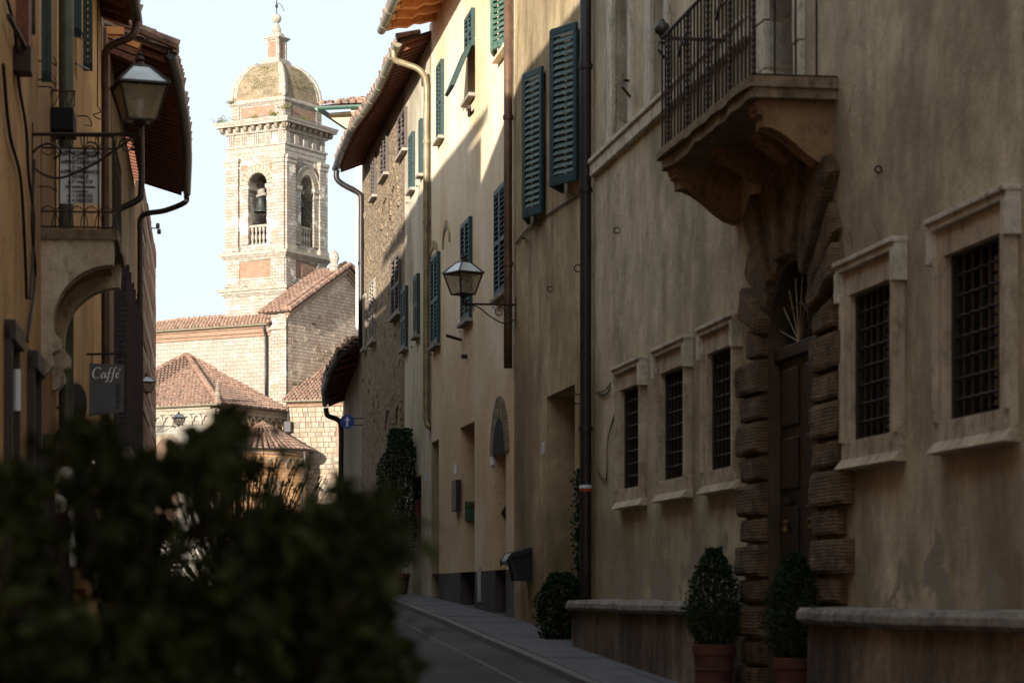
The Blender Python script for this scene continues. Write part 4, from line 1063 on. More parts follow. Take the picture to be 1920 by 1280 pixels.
def openleaf(parent, y, w, z0, z1, mat, ang=85, yo=0):
    f = lambda a, o, z: FL.p(y, .03, z) + Vector((FL.ox, FL.oy, 0)) * a + Vector((-FL.oy, FL.ox, 0)) * o
    class K: pass
    k = K(); k.p = f; g = G(); g.box(k, 0, .05, -.02, .02, z0, z1).box(k, w - .05, w, -.02, .02, z0, z1).box(k, 0, w, -.02, .02, z0, z0 + .09).box(k, 0, w, -.02, .02, z1 - .09, z1)
    s = g.build('shutter', mat, parent); g = G(); z = z0 + .1
    while z < z1 - .1:
        g.hexa([f(.05, -.02, z), f(w - .05, -.02, z), f(w - .05, .02, z + .045), f(.05, .02, z + .045), f(.05, -.02, z + .012), f(w - .05, -.02, z + .012), f(w - .05, .02, z + .057), f(.05, .02, z + .057)]); z += .08
    g.build('slats', mat, s); return s
openleaf(near, 21.75, .09, 4.6, 7.2, 'green'); openleaf(near, 19.9, .08, 4.6, 7.2, 'woodd')
g = G(); g.box(FL, 19.3, 19.6, .0, .10, zz(140, 19.5), 8); g.build('cable_duct', 'wood', near)
for pts in (((10, 0), (24, 60), (32, 160), (45, 240), (50, 330), (60, 420), (52, 560)), ((2, 120), (14, 250), (34, 330), (42, 450), (46, 560)), ((60, 300), (56, 420), (62, 520), (48, 640))):
    P = [FL.p(yl(max(px, 2) + 4, .03), .03, zz(py, yl(max(px, 2) + 4, .03))) for px, py in pts]
    g = G(); g.tube(smooth_path(P, 6), .014, 5); g.build('hanging_cable', 'iron', near)
y = 19.0; g = G(); g.box(FL, y, y + .2, 0, .14, zz(85, y) - .2, zz(85, y)); g.build('junction_box', 'iron', near)
g = G(); g.tube([FL.p(18, .05, zz(82, 18.9)), FL.p(19.2, .1, zz(82, 18.9))], .02, 6); g.build('cable_bracket', 'iron', near)
g = G(); y = yl(22); g.tube([FL.p(y, .04, zz(770, y)), FL.p(y, .04, zz(692, y))], .03, 8); g.build('thermometer', 'signwhite', near)
for py in (115, 150, 163, 350): y = yl(72); g = G(); g.tube(smooth_path([FL.p(y, 0, zz(py, y)), FL.p(y, .1, zz(py, y)), FL.p(y, .16, zz(py + 8, y)), FL.p(y, .14, zz(py - 8, y))], 4), .007, 5); g.build('shutter_hook', 'iron', near)
tag(pipe('drainpipe', [FL.p(L1Y + .12, .1, z) for z in (9, 5, 2, -1.4)], .075, 'olivepipe', 'wide green-grey drainpipe between the two ochre houses', [FL.p(L1Y + .12, .1, 4.7)], 'drainpipes on the facades'), 'wide green-grey drainpipe between the two ochre houses behind the notice board', 'drainpipe', 'drainpipes on the facades')
# small dark balcony box in the gap
sb = thing('small_balcony', 'small dark balcony with arched iron railing high between the houses', 'balcony', tuple(FL.p(23.5, 0, zz(248, 23.5))))
g = G(); g.box(FL, 23.35, 23.9, 0, .22, zz(248, 23.5), zz(206, 23.5)); g.build('balcony_floor', 'black', sb, bevel=.01)
g = G()
for i in range(4):
    y = 23.37 + .17 * i
    g.tube([FL.p(23.36, .02 + .07 * i, zz(206, 23.5)), FL.p(23.36, .02 + .07 * i, zz(176, 23.5))], .006, 5)
    g.tube([FL.p(23.36, .02 + .07 * (i - 1 + math.sin(t) * .9), zz(206, 23.5) + .15 * (t / 1.6)) for t in (0, .4, .8, 1.2, 1.57)], .005, 4)
g.tube([FL.p(23.36, 0, zz(176, 23.5)), FL.p(23.36, .24, zz(176, 23.5))], .009, 5); g.build('railing', 'iron', sb)

# L2
L2E = 34.0
mid = gl_face('orange_ochre_house', 'orange ochre house with green shutters and arched stone balcony', L1Y, L2E, 8.15, 'orange', [(25.2, 26.1, 3.3, 5.6, .3), (27.2, 27.9, 5.9, 7.5, .3), (25.0, 26.3, -2, 1.6, .35), (28.6, 29.8, -2, 1.5, .35), (31.4, 32.4, -2, 1.5, .3)], 2.6)
g = G(); F_ = FL
g.face([FL.p(L1Y, -2.6, 8), FL.p(L2E, -2.6, 8), FL.p(L2E, -2.6, 10.3), FL.p(L1Y, -2.6, 10.3)]); g.face([FL.p(L1Y, -9, -2), FL.p(L2E, -9, -2), FL.p(L2E, -9, 10.3), FL.p(L1Y, -9, 10.3)])
for y in (L1Y + .001, L2E): g.face([FL.p(y, -2.6, -2), FL.p(y, -9, -2), FL.p(y, -9, 10.3), FL.p(y, -2.6, 10.3)])
g.face([FL.p(L1Y, -2.6, 10.3), FL.p(L2E, -2.6, 10.3), FL.p(L2E, -9, 10.3), FL.p(L1Y, -9, 10.3)])
g.build('unseen_shadow_storey', 'orange', mid)  # unseen set-back block, added to cast the shadow edge across the street
def roof_teeth(parent, y0, y1, o, z):
    """roof tiles on the unseen shadow blocks, added for a toothed shadow edge"""
    tiled(parent, [FL.p(y0, o, z), FL.p(y1, o, z), FL.p(y1, o - 4.5, z + 1.2), FL.p(y0, o - 4.5, z + 1.2)], 0, .42, .8)
roof_teeth(mid, L1Y, L2E, -2.1, 10.32)
for y0, y1, z0, z1, w in ((0, 26.5, 6.1, 7.9, .10), (0, 28.7, 6.2, 7.9, .11)): openleaf(mid, y1, w, z0, z1, 'green')
for y, z in ((26.1, 6.1), (27.9, 5.5), (29.5, 5.6)):
    g = G(); g.tube(smooth_path([FL.p(y, 0, z), FL.p(y, .12, z), FL.p(y + .2, .16, z - .06), FL.p(y, .1, z - .1)], 4), .008, 5); g.build('shutter_hook', 'iron', mid)
g = G(); y = 31.6; g.tube([FL.p(y, .06, 9), FL.p(y, .06, zz(200, y))], .008, 5); g.tube(smooth_path([FL.p(y, .06, zz(200, y)), FL.p(y, .1, zz(210, y)), FL.p(y, .0, zz(216, y)), FL.p(y, .1, zz(224, y))], 4), .008, 5); g.build('pull_cord', 'iron', mid)
g = G(); g.tube([FL.p(27.2, .03, zz(120, 27.2)), FL.p(28.2, .12, zz(130, 28.2))], .014, 5); g.build('iron_bracket', 'iron', mid)
eL = [(L1Y, .42, 8.0), (L2E, .42, 8.0)]
def eaveL(parent, pts, raf, mat, drop=.3, rw=.09, rh=.12, end=True):
    g = G()
    for (a, oa, za), (b, ob, zb) in zip(pts, pts[1:]):
        g.hexa([FL.p(a, -.05, za + drop), FL.p(b, -.05, zb + drop), FL.p(b, ob, zb + .06), FL.p(a, oa, za + .06), FL.p(a, -.05, za + drop + .04), FL.p(b, -.05, zb + drop + .04), FL.p(b, ob, zb + .1), FL.p(a, oa, za + .1)])
        tiled(parent, [FL.p(a, oa + .05, za + .13), FL.p(b, ob + .05, zb + .13), FL.p(b, -2.5, zb + .13 + (drop - .05) * (2.5 + ob) / max(ob, .4)), FL.p(a, -2.5, za + .13 + (drop - .05) * (2.5 + oa) / max(oa, .4))], 0, .22, .4)
        y = a + raf / 2
        while y < b:
            t = (y - a) / (b - a); o = oa + (ob - oa) * t - .03; z = za + (zb - za) * t; k = G()
            k.prism([FL.p(y, -.05, z + drop), FL.p(y, -.05, z + drop - rh), FL.p(y, o, z + .06 - rh * .8), FL.p(y, o, z + .06)], FL.p(rw, 0, 0) - FL.p(0, 0, 0)); k.build('rafter', mat, parent); y += raf
    g.build('soffit_boards', mat, parent)
    gutter(parent, [FL.p(a, o + .08, z + .04) for a, o, z in pts], .075, 'gutdk', False)
eaveL(mid, eL, .5, 'wood', .22)
pipe('drainpipe', smooth_path([FL.p(33.7, .5, 8.0), FL.p(33.7, .48, 7.85), FL.p(33.7, .4, 7.75), FL.p(33.8, .1, 7.62), FL.p(33.95, .06, 7.4), FL.p(34.05, .06, 7.0)], 4) + [FL.p(34.1, .06, 4), FL.p(34.1, .06, -.6)], .055, 'pipe', 'brown drainpipe at the far edge of the orange ochre house', [FL.p(34.1, .06, 5.4)], 'drainpipes on the facades')
# L2 balcony
b0, b1, bpo, bzl = 22.0, 24.0, .70, 3.33
b0 = 22.05
ab = thing('arched_balcony', 'small balcony on a carved arched stone bracket with iron railing', 'balcony', tuple(FL.p(23, 0, bzl)))
weld(wavy(FL, b0, b1, -.02, bpo, bzl - .09, bzl, 12, .02).build('balcony_slab', 'slab', ab))
def archbr(yy, w):
    g = G(); zt = bzl - .09; pts = [(0, zt), (bpo - .05, zt), (bpo - .05, zt - .24)]
    for k in range(11): t = math.pi / 2 * k / 10; pts.append((bpo - .05 - (bpo - .15) * math.sin(t), zt - .22 - .55 * (1 - math.cos(t))))
    pts += [(.10, zt - .85), (.16, zt - .92), (.16, zt - 1.0), (.09, zt - 1.04), (.11, zt - 1.15), (.05, zt - 1.22), (0, zt - 1.24)]
    g.prism([FL.p(yy, o, z) for o, z in pts], FL.p(w, 0, 0) - FL.p(0, 0, 0)); return g.build('arched_bracket', 'traver', ab, bevel=.012)
archbr(b0 + .03, .24); archbr(b1 - .3, .22)
g = G(); zt = bzl - .09
for k in range(10):       # vaulted underside between the brackets
    t0, t1 = math.pi / 2 * k / 10, math.pi / 2 * (k + 1) / 10
    f = lambda t: (bpo - .12 - (bpo - .15) * math.sin(t), zt - .12 - .5 * (1 - math.cos(t)))
    (o0, z0), (o1, z1) = f(t0), f(t1); g.face([FL.p(b0 + .27, o0, z0), FL.p(b1 - .3, o0, z0), FL.p(b1 - .3, o1, z1), FL.p(b0 + .27, o1, z1)])
g.build('vault', 'orange2', ab)
RHL = .86
def railing(parent, path, z, H, n_arch):
    g = G()
    for q in (z + .02, z + H, z + H - .12, z + .16): g.tube([Vector((p.x, p.y, q)) for p in path], .010 if q < z + H - .01 else .014, 5)
    g.build('rail', 'iron', parent)
    for A, B, n in [(path[i], path[i + 1], n_arch[i]) for i in range(len(path) - 1)]:
        d = B - A; g = G()
        for i in range(n + 1):
            p = A + d * (i / n); q = G(); q.tube([Vector((p.x, p.y, z)), Vector((p.x, p.y, z + H))], .008, 5); q.build('baluster', 'iron', parent)
            if i < n:
                for s, h0, h1 in ((1, z + .02, z + .16), (1, z + H - .12, z + H)):
                    pass
                c = A + d * ((i + .5) / n)
                for zb_, up in ((z + .02, 1), (z + H, -1)):
                    g = G(); g.tube([c + d * (math.cos(t) * .75 / n) + Vector((0, 0, zb_ - c.z + up * .19 * math.sin(t))) for t in [math.pi * k / 8 for k in range(9)]], .006, 4); g.build('railing_loop', 'iron', parent)
railing(ab, [FL.p(b0 + .04, 0, 0), FL.p(b0 + .04, bpo - .05, 0), FL.p(b1 - .04, bpo - .05, 0)], bzl, RHL, [5, 9])

# text helpers ----------------------------------------------------
def text(parent, name, s, org, ux, size, mat, uz=Vector((0, 0, 1)), shear=0., align='LEFT', bold=0., sx=1.):
    c = bpy.data.curves.new(name, 'FONT'); c.body = s; c.size = size; c.align_x = align; c.shear = shear; c.extrude = .002; c.offset = bold
    t = bpy.data.objects.new(name, c)
    dg = bpy.context.evaluated_depsgraph_get(); COL.objects.link(t); dg.update()
    me = bpy.data.meshes.new_from_object(t.evaluated_get(dg)); COL.objects.unlink(t); bpy.data.objects.remove(t)
    ux = Vector(ux).normalized(); n = ux.cross(uz); org = Vector(org)
    for v in me.vertices: v.co = org + ux * v.co.x * sx + uz * v.co.y + n * v.co.z
    me.materials.clear(); me.materials.append(M[mat]); o = bpy.data.objects.new(name, me); COL.objects.link(o)
    if parent is not None: o.parent = parent; o.matrix_parent_inverse = root_inv(parent)
    return o
# notice on the railing
nb_ = thing('notice_board', 'white printed notice APPARTAMENTO hung on the iron balcony railing', 'sign', tuple(FL.p(b0, .35, 3.7)))
n0, n1 = FL.p(b0 + .09, .17, 0), FL.p(b0 + .09, .535, 0)
zt, zb = zz(276, b0), zz(378, b0)
g = G(); g.prism([Vector((n0.x, n0.y, zb)), Vector((n1.x, n1.y, zb)), Vector((n1.x, n1.y, zt)), Vector((n0.x, n0.y, zt))], (0, .008, 0)); g.build('board', 'paper', nb_)
cx = (n0 + n1) / 2; ux = (n1 - n0).normalized()
for i, (s, sz) in enumerate((('APPARTAMENTO', .046), ('3° mq. 90', .038), ('APPARTAMENTO', .046), ('2° mq. 93', .038), ('APPARTAMENTO', .046), ('NOBILE', .044), ('p.2° mq. 260', .042), ('con cantine, cantina', .034), ('e terrazze', .036), ('n. 1 UFFICIO', .042), ('n. 4 NEGOZI', .042))):
    text(nb_, 'lettering', s, Vector((cx.x, cx.y - .006, zt - .045 - .0435 * i)), ux, sz, 'lettd', align='CENTER', bold=.0012)
# near lantern on its long scrolled arm
ly = 21.0
lc = at(262, 228, ly)
make_lantern('wall_lantern', 'large brown wall lantern on long scrolled arm in front of the notice board', lc, .45, arm=FL.p(ly, -.0, zz(252, ly)), arms='bigscroll', rotate=.35)
# L3
L3 = [(34.8, .86, 8.0), (36.0, .86, 8.0), (37.7, .94, 8.0), (40.2, 1.0, 8.0), (42.1, 1.03, 8.0), (44.7, 1.02, 8.0), (48.5, .96, 8.0)]
dep = gl_face('deep_eaves_house', 'brown house with very deep dark eaves and plum louvred shutters', L2E + .2, 48.5, 8.2, 'greywall', [(35.5, 36.5, -2, 1.8, .3), (38, 39.4, -2, 1.8, .3), (42, 43.4, -2, 1.6, .3)], 3)
g = G(); g.face([FL.p(L2E, -3, 8), FL.p(43.0, -3, 8), FL.p(43.0, -3, 8.95), FL.p(L2E, -3, 8.95)]); g.face([FL.p(L2E, -3, 8.95), FL.p(43.0, -3, 8.95), FL.p(43.0, -9, 8.95), FL.p(L2E, -9, 8.95)])
for y in (L2E, 43.0): g.face([FL.p(y, -3, 0), FL.p(y, -9, 0), FL.p(y, -9, 8.95), FL.p(y, -3, 8.95)])
g.build('unseen_shadow_storey', 'orange2', dep); roof_teeth(dep, L2E, 43.0, -2.6, 8.97)  # volume out of view, added to set the shadow height on facades opposite
eaveL(dep, L3[1:], .34, 'wood', .38, .08, .12)
# verge at the near end: tiles and rafter ends stepping down
for k, (o0, z) in enumerate(((.95, 8.14), (.6, 8.28), (.25, 8.42), (-.1, 8.56), (-.45, 8.70))):
    g = G(); g.tube([FL.p(35.9, o0 + .1, z + .02), FL.p(35.9, o0 - .34, z + .19)], [.085, .07], 8); g.build('roof_tile', 'terra', dep)
    g = G(); g.box(FL, 35.8, 36.1, o0 - .35, o0, z - .14, z - .03); (g.build('verge_board', 'woodo', dep) if k > 1 else None)
for k in range(3): g = G(); g.prism([FL.p(35.85, .5 - .04 * k, 8.16 - .1 * k), FL.p(35.85, -.5, 8.5 - .1 * k), FL.p(35.85, -.5, 8.42 - .1 * k), FL.p(35.85, .45 - .04 * k, 8.09 - .1 * k)], FL.p(.3, 0, 0) - FL.p(0, 0, 0)); g.build('verge_rafter', 'wood' if k else 'woodo', dep)
g = G(); g.box(FL, 34.6, 36.0, -.02, .04, -.5, 8.1); g.build('brick_strip', 'stone_c', dep)
for y in (37.2,): pass
for i, (yc, w) in enumerate(((38.0, .9), (40.15, .9), (42.35, .9), (44.4, .9))):
    z0 = 1.75; z1 = 5.15 + .0 * i
    g = G(); g.box(FL, yc - .5, yc + .5, -.02, .09, z1, z1 + .12); hd = g.build('window_head', 'traver2', dep, bevel=.01)
    for s in (-1, 1):
        class K: pass
        k = K(); y_ = yc + s * w / 2
        openleaf(dep, y_, .24, z0 + .4, z1 - .05, 'purple')
# wooden shop front with moulded cornice
g = G(); ya, yb = 37.2, 47.8
g.prism([FL.p(ya, o, z) for o, z in ((0, 1.95), (.08, 1.95), (.12, 2.05), (.26, 2.12), (.30, 2.2), (.30, 2.26), (0, 2.34))], FL.p(yb - ya, 0, 0) - FL.p(0, 0, 0)); sf = g.build('shopfront_cornice', 'weather', dep, bevel=.008)
for i in range(12):
    y = ya + .1 + (yb - ya - .3) * i / 11; g = G(); g.box(FL, y, y + .16, .01, .10, -1, 1.95); g.build('shopfront_pilaster', 'weather', dep, bevel=.008)
g = G(); g.box(FL, ya, yb, -.02, .03, -1, 1.95); g.build('shopfront_panel', 'weather', dep)
for y, z in ((36.6, .95), (38.6, .72)):
    g = G(); g.prism([FL.p(y, 0, z), FL.p(y, .42, z - .02), FL.p(y, .46, z + .04), FL.p(y, .40, z + .10), FL.p(y, 0, z + .22)], FL.p(.9, 0, 0) - FL.p(0, 0, 0)); g.build('canopy', 'weather', dep, bevel=.01)
pipe('drainpipe', smooth_path([FL.p(48.4, 1.02, 7.98), FL.p(48.45, 1.0, 7.85), FL.p(48.6, .6, 7.7), FL.p(48.7, .14, 7.6), FL.p(48.7, .1, 7.2)], 4) + [FL.p(48.7, .1, 3), FL.p(48.7, .1, .2)], .055, 'gutdk', 'dark drainpipe from the end of the deep eaves', [FL.p(48.7, .1, 6)], 'drainpipes on the facades')
pipe('drainpipe', smooth_path([FL.p(38.6, .42, 8.05), FL.p(38.6, .42, 7.2), FL.p(38.6, .42, 6.45), FL.p(38.6, .36, 6.28), FL.p(38.6, .05, 6.1), FL.p(38.6, .06, 5.9)], 5) + [FL.p(38.6, .06, 2.6)], .05, 'pipebk', 'black pipe dropping from the deep soffit and bending to the wall', (), 'drainpipes on the facades')
# L4 with banded stone
ban = gl_face('banded_corner_house', 'corner house with bands of brown and cream stone blocks', 48.6, 64.6, 8.9, 'orange2', [], 8)
g = G(); y0, y1 = 47., 64.6
g.face([FL.p(y0, -3, 8), FL.p(y1, -3, 8), FL.p(y1, -3, 11.2), FL.p(y0, -3, 11.2)]); g.face([FL.p(y0, -3, 11.2), FL.p(y1, -3, 11.2), FL.p(y1, -8, 11.2), FL.p(y0, -8, 11.2)])
for y in (y0, y1): g.face([FL.p(y, -3, 8), FL.p(y, -8, 8), FL.p(y, -8, 11.2), FL.p(y, -3, 11.2)])
g.build('unseen_shadow_storey', 'orange2', ban)  # raised block out of view, added to shade the rubble stone house
z = -.6; k = 0
while z < 8.8:
    h = random.uniform(.30, .62) if k % 2 else random.uniform(.22, .36)
    n = 4 if k % 2 else 3
    y = 52.8
    while y < 64.6:
        L = min(random.uniform(2.2, 4.2), 64.6 - y); g = G(); g.box(FL, y + .01, y + L - .01, -.02, random.uniform(.03, .06), z + .01, z + h - .01)
        g.build('banding_stone', 'stone_c' if k % 2 else 'stone_b', ban, bevel=.012); y += L
    z += h; k += 1
cc = thing('security_camera', 'small twin security camera on a bracket at the banded corner house', 'camera', tuple(FL.p(60, .1, zz(430, 60))))
p = at(296, 428, 60); g = G(); g.tube([FL.p(60, .0, p.z), p], .015, 6); g.build('bracket', 'iron', cc)
for dx, dz in ((0, 0.06), (.03, -.08)):
    g = G(); g.lathe(p + Vector((dx, 0, dz)), [(0, -.07), (.045, -.06), (.05, 0), (.045, .06), (0, .07)], 10); g.build('camera_housing', 'gutdk', cc, smooth=True)
make_lantern('wall_lantern', 'dark lantern on thin arm in front of the banded corner house', at(275, 735, 53), .32, arm=FL.p(53, 0, zz(725, 53) - .05), arms='plain', rotate=.5)
make_lantern('wall_lantern', 'small lantern with scrolled arm against the church roof tiles', at(335.5, 796, 64), .27, arm=FL.p(64, 0, zz(799, 64)), arms='scroll', rotate=.5)
# café sign
csY = 30.0
cs = thing('cafe_sign', 'square grey hanging sign reading Caffé Italiano', 'sign', tuple(FL.p(csY, 0, 2.9)))
c0, c1 = at(168, 681, csY), at(232, 683, csY); d0, d1 = at(167, 780, csY), at(231, 772, csY)
g = G(); g.prism([d0, d1, c1, c0], (0, .03, 0)); g.build('sign_panel', 'signgrey', cs)
g = G(); g.tube([FL.p(csY, 0, zz(664, csY)), at(237, 663, csY)], .014, 6).tube([at(172, 664, csY), at(172, 683, csY)], .006, 4).tube([at(228, 664, csY), at(228, 683, csY)], .006, 4); g.build('sign_rod', 'iron', cs)
def ribbon(parent, pts, mat, name='letter'):
    """calligraphic stroke: (x, z, width)"""
    P = smooth_path([(x, w, z) for x, z, w in pts], 6); g = G()
    L = []; Rr_ = []
    for i, p in enumerate(P):
        d = P[min(i + 1, len(P) - 1)] - P[max(i - 1, 0)]; d = Vector((d.x, 0, d.z)).normalized(); n = Vector((-d.z, 0, d.x)); c = Vector((p.x, 0, p.z))
        L.append(c + n * max(p.y, .1) * .5); Rr_.append(c - n * max(p.y, .1) * .5)
    o = c0 + Vector((0, -.004, 0)); s = csY / 4533 * 1.0
    for i in range(len(P) - 1): g.face([o + v * s for v in (Rr_[i], Rr_[i + 1], L[i + 1], L[i])])
    return g
cg = G()
def stroke(*pts):
    g = ribbon(None, pts, 'lettw'); cg.add(g.v, g.f)
stroke((21, -13, 1), (20.5, -9, 1.6), (17, -7.5, 1), (10, -11, 2), (6.5, -19, 3), (8, -26, 2), (13, -28, 1), (18, -25, 1))
stroke((30, -18, 1), (26, -17.5, 1.2), (22.5, -22, 2.2), (22.5, -27, 1.8), (26, -26.5, 1), (30, -19, 1)); stroke((31, -17, 1), (29.2, -24, 2.2), (29.5, -27.5, 1.5), (33, -25, .8))
for dx in (0, 8):
    stroke((43 + dx, -9, 2), (41 + dx, -7.5, 1), (38.5 + dx, -11, 1.6), (35.5 + dx, -24, 2.4), (33 + dx, -33, 1.8), (30.5 + dx, -35, 1), (29.5 + dx, -33, 1.8)); stroke((34.5 + dx, -18, 1), (41 + dx, -18, 1))
stroke((50, -23, .9), (54.5, -20, 1), (55, -17.3, 1.2), (52, -18.5, 1.6), (49.5, -23, 2.3), (50.5, -27, 1.8), (55.5, -25, .8)); stroke((55, -14, 1), (58, -9.5, 2))
cg.build('lettering', 'lettw', cs)
o = text(cs, 'lettering', 'ITALIANO', at(226, 766, csY) + Vector((0, -.004, 0)), (0, 0, 1), .088, 'lettd', uz=Vector((-1, 0, 0)), sx=.80)
# lit lamps and shop things hidden in the shade
def carriage_lamp(label, c, s):
    r = thing('shop_lamp', label, 'lamp', tuple(c), 'lit lamps outside the shops'); c = Vector(c)
    g = G(); g.lathe(c, [(0, .02), (.10, 0), (.13, -.02), (.03, .12), (0, .14)], 8)
    for i in range(6): a = i * math.pi / 3; g.tube([c + Vector((math.cos(a) * .10 * s, math.sin(a) * .10 * s, 0)), c + Vector((math.cos(a) * .065 * s, math.sin(a) * .065 * s, -.26 * s))], .008, 4)
    g.lathe(c, [(0, -.30 * s), (.07 * s, -.26 * s), (.07 * s, -.25 * s), (0, -.25 * s)], 8)
    g.tube(smooth_path([c + Vector((0, 0, .12)), c + Vector((-.02, 0, .25)), c + Vector((-.2, 0, .27)), c + Vector((-.3, 0, .1))], 4), .012, 5)
    g.build('lamp_frame', 'iron', r)
    g = G(); g.lathe(c, [(0, -.20 * s), (.028 * s, -.17 * s), (.032 * s, -.12 * s), (.02 * s, -.08 * s), (0, -.07 * s)], 8); g.build('bulb', 'bulb', r, smooth=True)
    return r
carriage_lamp('lit lantern lamp with warm bulb in front of the shop below the notice board', at(123, 815, 24.3), 1.)
carriage_lamp('smaller lit lamp on a curled arm just below the cafe sign', at(176, 845, 30.6), .8)
g = G(); P0 = at(125, 835, 27)
tr = thing('traffic_mirror', 'round convex mirror on the ochre wall beside the cafe sign', 'mirror', tuple(FL.p(28, .1, zz(760, 28))))
c = at(143, 757, 27.0); n = Vector((.75, -.66, 0)).normalized(); u = Vector((-n.y, n.x, 0))
for nm, r, dz, mt in (('mirror_rim', .25, 0, 'gutter'), ('mirror_face', .225, .02, 'glass')):
    g = G(); g.prism([c + n * dz + (u * math.cos(t) * .6 + Vector((0, 0, 1)) * math.sin(t)) * r for t in [k * math.pi / 12 for k in range(24)]], -n * .03); g.build(nm, mt, tr)
g = G(); g.tube([c, FL.p(28.3, 0, c.z)], .015, 6); g.build('bracket', 'iron', tr)
# hats, bags and clothes on a stand outside the shop
def hat(label, c, r, mat, tilt):
    rt = thing('sun_hat', label, 'hat', tuple(c), 'hats hung outside the shop'); Q = Matrix.Rotation(tilt, 4, 'X') @ Matrix.Rotation(.4, 4, 'Y')
    for nm, prof in (('hat_brim', [(r * .4, 0), (r * .8, -.008), (r, .012), (r * .8, -.002)]), ('hat_crown', [(r * .45, -.002), (r * .42, .09), (r * .3, .12), (0, .125)])):
        g = G(); g.lathe((0, 0, 0), prof, 16); g.v = [tuple(Q @ Vector(v) + Vector(c)) for v in g.v]; g.build(nm, mat, rt, smooth=True)
hat('pale wide-brimmed hat hung above the others outside the shop', at(124, 897, 23.6), .12, 'straw', 1.3)
hat('greyish hat hung lower outside the shop behind the shrub', at(106, 945, 23.4), .11, 'straw', 1.0)
hat('brown felt hat near the lit lantern lamp', at(95, 872, 22.8), .10, 'wood', .4)
hs = thing('clothes_stand', 'iron stand with dark garments outside the shop', 'clothes stand', tuple(at(120, 1250, 23.9)))
g = G(); b_ = at(120, 1112, 23.9)
g.tube([Vector((b_.x, b_.y, gz(24.7))), Vector((b_.x, b_.y, .95))], .015, 6).tube([Vector((b_.x - .3, b_.y, .9)), Vector((b_.x + .3, b_.y, .9))], .01, 5)
for a in range(4): g.tube([Vector((b_.x, b_.y, gz(24.7) + .25)), Vector((b_.x + .25 * math.cos(a * 1.57), b_.y + .25 * math.sin(a * 1.57), gz(24.7)))], .01, 5)
g.build('stand_frame', 'iron', hs)
for i, (dx, mt) in enumerate(((-.22, 'navy'), (-.05, 'maroon'), (.12, 'straw'), (.24, 'black'))):
    g = G(); x = b_.x + dx; pr = []
    for k in range(9): t = k / 8; pr.append((x + (.05 + .06 * t) * math.sin(k * 2.1 + i), t))
    for k in range(8):
        t0, t1 = k / 8, (k + 1) / 8; w0, w1 = .05 + .07 * min(t0 * 3, 1), .05 + .07 * min(t1 * 3, 1); s0, s1 = .012 * math.sin(5 * t0 + i), .012 * math.sin(5 * t1 + i)
        g.hexa([(x - w1 + s1, b_.y - .03, .88 - .62 * t1), (x + w1 + s1, b_.y - .03, .88 - .62 * t1), (x + w1 + s1, b_.y + .03, .88 - .62 * t1), (x - w1 + s1, b_.y + .03, .88 - .62 * t1), (x - w0 + s0, b_.y - .03, .88 - .62 * t0), (x + w0 + s0, b_.y - .03, .88 - .62 * t0), (x + w0 + s0, b_.y + .03, .88 - .62 * t0), (x - w0 + s0, b_.y + .03, .88 - .62 * t0)])
    weld(g.build('garment', mt, hs))
# red chair
rc = at(136, 1130, 24.6); cz = gz(24.6); ch = thing('red_chair', 'small red wooden chair outside the shop behind the shrub', 'chair', (rc.x, rc.y, cz))
for sx in (-.09, .09):
    for sy in (-.15, .15):
        g = G(); g.tube([Vector((rc.x + sx, rc.y + sy, cz)), Vector((rc.x + sx, rc.y + sy, cz + (.9 if sy > 0 else .45)))], .017, 6); g.build('leg', 'red', ch)
g = G(); g.hexa([(rc.x - .12, rc.y - .18, cz + .43), (rc.x + .12, rc.y - .18, cz + .43), (rc.x + .12, rc.y + .18, cz + .43), (rc.x - .12, rc.y + .18, cz + .43), (rc.x - .12, rc.y - .18, cz + .46), (rc.x + .12, rc.y - .18, cz + .46), (rc.x + .12, rc.y + .18, cz + .46), (rc.x - .12, rc.y + .18, cz + .46)]); g.build('seat', 'red', ch, bevel=.01)
for z in (.6, .74, .87): g = G(); g.hexa([(rc.x - .09, rc.y + .14, cz + z - .025), (rc.x + .09, rc.y + .14, cz + z - .025), (rc.x + .09, rc.y + .16, cz + z - .025), (rc.x - .09, rc.y + .16, cz + z - .025), (rc.x - .09, rc.y + .14, cz + z + .025), (rc.x + .09, rc.y + .14, cz + z + .025), (rc.x + .09, rc.y + .16, cz + z + .025), (rc.x - .09, rc.y + .16, cz + z + .025)]); g.build('back_slat', 'red', ch)

# ================================================================ CHURCH
TH = R(30)
U = Vector((math.sin(TH), math.cos(TH), 0)); V = Vector((-math.cos(TH), math.sin(TH), 0))
class Ax:
    """plane through org; along a, outward o"""
    def __init__(s, org, al, out): s.o = Vector(org); s.a = Vector(al); s.w = Vector(out)
    def p(s, a, o=0., z=0.): return s.o + s.a * a + s.w * o + Vector((0, 0, z))
N1 = -U; N2 = -V            # outward of the left-facing and right-facing sides
C1 = Vector((-13.25, 143, 0)); A0 = C1 - U * 6.93
chu = thing('church', 'pale stone church with tiled roofs, polygonal chapel and round apse', 'church', tuple(C1))
FV = Ax(C1, V, N1); FU = Ax(C1, U, N2)
